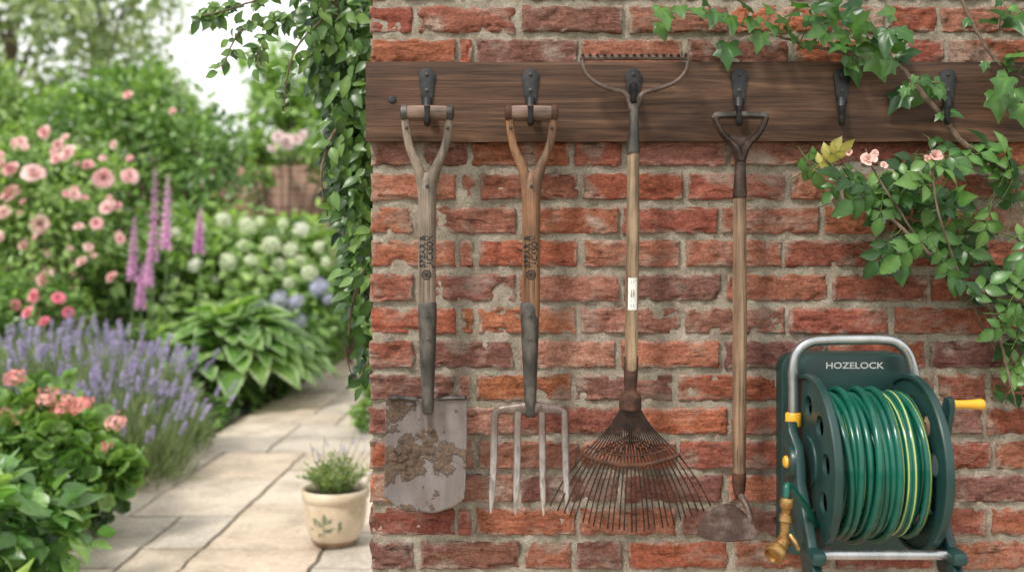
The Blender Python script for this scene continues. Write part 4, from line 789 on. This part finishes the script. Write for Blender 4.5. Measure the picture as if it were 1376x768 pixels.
blooms(rs_,ROSE,[(14,228,11),(45,234,14),(60,178,9),(92,206,11),(15,260,14),(53,301,13),(138,240,13),(174,237,11),(145,279,11),(60,375,13),(88,186,7),(28,190,8),(5,286,11),(150,372,8),(130,300,8),(100,262,8),(76,214,8),(-10,320,14),(32,330,8),(118,222,8),(110,352,8)]+[(rr2.uniform(-10,175),rr2.uniform(180,350),rr2.uniform(4,7)) for _ in range(34)],7.95,k=.8)
rd=thing('rose_bush','low rose bush with deep pink blooms above the lavender','rose bush',base(55,7.7)); foliage(rd,[B(50,430,7.7,70,50,.35),B(0,420,7.7,40,50,.3)],1900,.07,G1); blooms(rd,ROSED,[(46,398,9),(78,401,8),(38,420,8),(92,420,7),(60,432,7),(20,410,7)],7.3,k=.85)
fx=[(209,222,345,'tallest pink foxglove, at the middle of the border'),(226,232,330,'slender pale foxglove right of the tallest one'),(181,288,372,'pink foxglove left of the tallest one'),(270,277,335,'pink foxglove standing behind the hydrangeas on the right'),(203,318,380,'short pink foxglove below the tallest one'),(192,352,410,'lowest foxglove above the lavender')]
for i,(px,yt,yb,lb) in enumerate(fx):
    Y=8.0; tp=P(px,yt,Y); bs=base(px-4,Y); t=thing('foxglove',lb,'foxglove',bs,'pink foxgloves in the border'); mb=MB(); mb.tube([bs,(tp.x-.02,Y,tp.z*.5),tuple(tp)],[.010,.008,.003],6); mb.build('stem','stem',t)
    mb=MB(); zl=P(px,yb,Y).z; n=46
    for k in range(n):
        f_=k/n; z=zl+(tp.z-zl)*f_; s=(1-f_)**.6*.85+.18; a=k*2.4; ct=Vector((tp.x-.02*(1-f_),Y,z)); out=Vector((math.cos(a),math.sin(a)-.35,-.75)).normalized(); L=.055*s
        mb.lathe([(.004*s,0),(.009*s,L*.25),(.0125*s,L*.7),(.018*s,L)],ct,out,7,0)
        q=random.uniform(.85,1.15) if i!=1 else 1.2; mb.c[-28:]=[(q,q*.9,q)]*28
    mb.build('flower_bells','foxglove',t)
    n=30; an=rng.uniform(0,6.28,n); o_=np.stack([np.cos(an),np.sin(an),rng.uniform(.1,.9,n)],1); ps=np.array(bs)+o_*.04+np.stack([0*an,0*an,rng.uniform(0,.6,n)],1); inst('foliage',OVL,ps,o_,o_*.3+np.array([0,0,1]),rng.uniform(.15,.28,n),pal(n,G2),'leaf_matt',t)
hy=thing('hydrangea','hydrangea with many cream and white flower heads behind the hosta','hydrangea',base(320,9.6))
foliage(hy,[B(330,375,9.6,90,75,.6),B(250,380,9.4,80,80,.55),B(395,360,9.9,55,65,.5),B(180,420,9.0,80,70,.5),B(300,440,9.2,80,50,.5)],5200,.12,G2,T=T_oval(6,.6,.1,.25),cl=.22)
blooms(hy,[HYW],[(285,336,12),(300,296,11),(332,303,12),(345,371,11),(306,352,13),(364,329,12),(390,336,11),(262,356,10),(405,308,11),(416,367,11),(246,335,9),(328,330,9),(350,298,8),(375,356,10),(232,372,8),(153,372,8),(212,350,8),(338,350,9),(403,350,8),(316,380,8),(270,306,8),(380,300,8),(130,385,7),(172,392,8),(236,312,7),(288,376,7),(388,380,8),(428,332,8),(438,352,7),(190,340,6),(220,400,7),(250,392,7),(160,330,6)],9.0,'flower_head',k=.93,dz=.22)
hb=thing('hydrangea','blue mophead hydrangea at the right of the hosta','hydrangea',base(390,9.2)); foliage(hb,[B(385,440,9.2,55,55,.35),B(430,410,9.5,30,50,.3)],1500,.12,G1,T=T_oval(6,.6,.1,.25))
blooms(hb,[HYB],[(375,404,12),(352,415,11),(378,425,12),(429,386,12),(398,405,10),(403,432,9),(360,437,8),(441,402,7)],8.6,'flower_head')
fl_=[('large_shrub','big dense green shrub behind the foxgloves','shrub',210,11.2,[B(215,215,11.2,95,95,.9),B(130,190,11.4,70,80,.8),B(280,240,11,66,76,.8),B(180,140,11.5,60,45,.7),B(250,330,10.8,105,60,.8),B(110,300,11,80,80,.8)],9500,.10,G1),
 ('large_shrub','pale green shrub at the upper left behind the pink roses','shrub',20,12.3,[B(20,200,12.3,70,70,.8),B(-50,180,12,80,110,1.),B(70,160,12.5,40,40,.5)],3600,.11,G2),
 ('large_shrub','leafy shrub with white blossom topping the far brick wall','shrub',380,12.9,[B(375,205,13.0,42,22,.35),B(345,235,12.9,18,50,.3),B(432,225,12.9,20,40,.3)],1500,.10,G2),
 ('border_shrub','dark green shrub closing the end of the path','shrub',470,11.5,[B(475,400,11.6,30,60,.5),B(520,380,11.5,60,90,.6),B(452,445,11.2,25,30,.3)],2200,.09,G1),
 ('border_shrub','low green plant at the right edge of the path beyond the pot','plant',500,7.6,[B(505,500,7.8,32,50,.25),B(500,560,7.0,22,40,.2)],900,.07,G2),
 ('border_shrub','green shrub behind the brick wall near the path','shrub',640,6.5,[(-.35,6.6,.7,.5,.5,.7),(.5,6.0,.8,.6,.6,.8),(1.6,6.5,.9,.8,.6,.9)],2500,.09,G1)]
for nme,lb,ct,px,Y,bl_,n,s,cols in fl_:
    t=thing(nme,lb,ct,base(px,Y)); foliage(t,bl_,n,s,cols,T=OV,cl=.2,sr=.014)
    if 'white blossom' in lb: blooms(t,ROSEW,[(385,192,11),(398,188,8),(374,184,8),(408,182,7),(366,200,6)],12.5,k=.85)
    if 'big dense' in lb: blooms(t,ROSE,[(172,128,5),(232,150,4)],10.2)
# low ground cover between the plants
n=12000; x=rng.uniform(-6.2,-2.06,n); y=rng.uniform(3.2,13,n); z=.03+rng.random(n)*.22*np.clip((-2.0-x)*4,0.15,1); pp=np.stack([x,y,z],1)
me=imesh('ground_cover',OV,pp,rng.normal(0,1,(n,3))+np.array([0,0,.4]),rng.normal(0,.4,(n,3))+np.array([0,0,1]),rng.uniform(.06,.12,n),pal(n,G1),'leaf_matt'); o=bpy.data.objects.new('ground_cover',me); C.objects.link(o); tag(o,'low green ground cover filling the left bed','ground cover',kind='stuff')
# trees
tl=[('tall grey green tree at the top left corner',15,20,9.2,2.3,GT,5000),('tall pale green tree behind the big shrub',140,22,8.6,2.0,GT,4200),('shorter tree right of the pale green tree',232,20,5.0,1.0,GT,1800),('dark green tree showing between sky and the wall climber',392,19,5.2,1.25,G2,2800),('green tree behind the brick wall',900,19,7.5,2.2,G1,2200),('green tree far left beyond the bed',-330,18,7,2.2,G1,1500)]
for lb,px,Y,hh,rr_,cols,n in tl:
    b=Vector((P(px,0,Y).x,Y,0)); t=thing('garden_tree',lb,'tree',b,'trees beyond the garden'); bl_=[]; rt=random.Random(px); mb=MB(); mb.tube([b,b+Vector((.1,0,hh*.3)),b+Vector((-.05,.05,hh*.6)),b+Vector((.05,0,hh*.9))],[.2,.15,.10,.03],9)
    for k in range(10):
        z=hh*(.30+.62*k/9); a=k*2.4; r_=rr_*.62*math.sin(math.pi*(.25+.6*k/9)); c_=b+Vector((r_*math.cos(a),r_*math.sin(a),z)); s=rr_*rt.uniform(.38,.55); bl_.append((c_.x,c_.y,c_.z,s,s,s*.9)); mb.tube([b+Vector((0,0,z*.75)),b.lerp(c_,.5)+Vector((0,0,z*.45)),c_],[.06,.04,.015],6)
    mb.build('trunk','bark',t); foliage(t,bl_,n,.24,cols,cl=.3,stem=None,name='crown',mat='leaf_matt')
n=9000; x=rng.uniform(-22,22,n); y=26+rng.normal(0,.6,n); z=rng.random(n)*(3.0+.8*np.sin(x*.9)+.5*np.sin(x*2.3+1)); me=imesh('distant_hedge',OV,np.stack([x,y,z],1),rng.normal(0,1,(n,3)),rng.normal(0,.6,(n,3))+np.array([0,-1,.6]),rng.uniform(.3,.55,n),pal(n,GT),'leaf_matt'); o=bpy.data.objects.new('distant_hedge',me); C.objects.link(o); tag(o,'far off line of hedge and trees beyond the garden wall','hedge',kind='stuff')
# ============================================================ LIGHT, WORLD, CAMERA
s=Vector((-.50,-.55,.85)).normalized(); sun=bpy.data.lights.new('sun','SUN'); sun.energy=3.2; sun.angle=R(10); sun.color=(1,.95,.88); so=bpy.data.objects.new('sun',sun); C.objects.link(so); so.rotation_euler=(-s).to_track_quat('-Z','Y').to_euler(); so.location=(-3,-4,6)
w=bpy.data.worlds.new('World'); SC.world=w; w.use_nodes=True; nt=w.node_tree; bg=nt.nodes['Background']; sk=nt.nodes.new('ShaderNodeTexSky'); sk.sky_type='NISHITA'; sk.sun_disc=False; sk.sun_elevation=math.asin(s.z); sk.sun_rotation=math.atan2(s.x,s.y)
nt.links.new(mixc(nt,.84,sk.outputs[0],(10.9,10.8,10.4)),bg.inputs[0]); bg.inputs[1].default_value=.15
cam=bpy.data.cameras.new('camera'); co=bpy.data.objects.new('camera',cam); C.objects.link(co); co.location=(0,0,H); co.rotation_euler=(R(90),0,0); cam.sensor_width=36; cam.lens=36*F/1376; cam.shift_y=-34/1376; cam.clip_end=600; cam.clip_start=.05
cam.dof.use_dof=True; cam.dof.focus_distance=2.13; cam.dof.aperture_fstop=2.2
SC.camera=co; SC.view_settings.view_transform='Standard'; SC.view_settings.look='None'; SC.view_settings.exposure=0
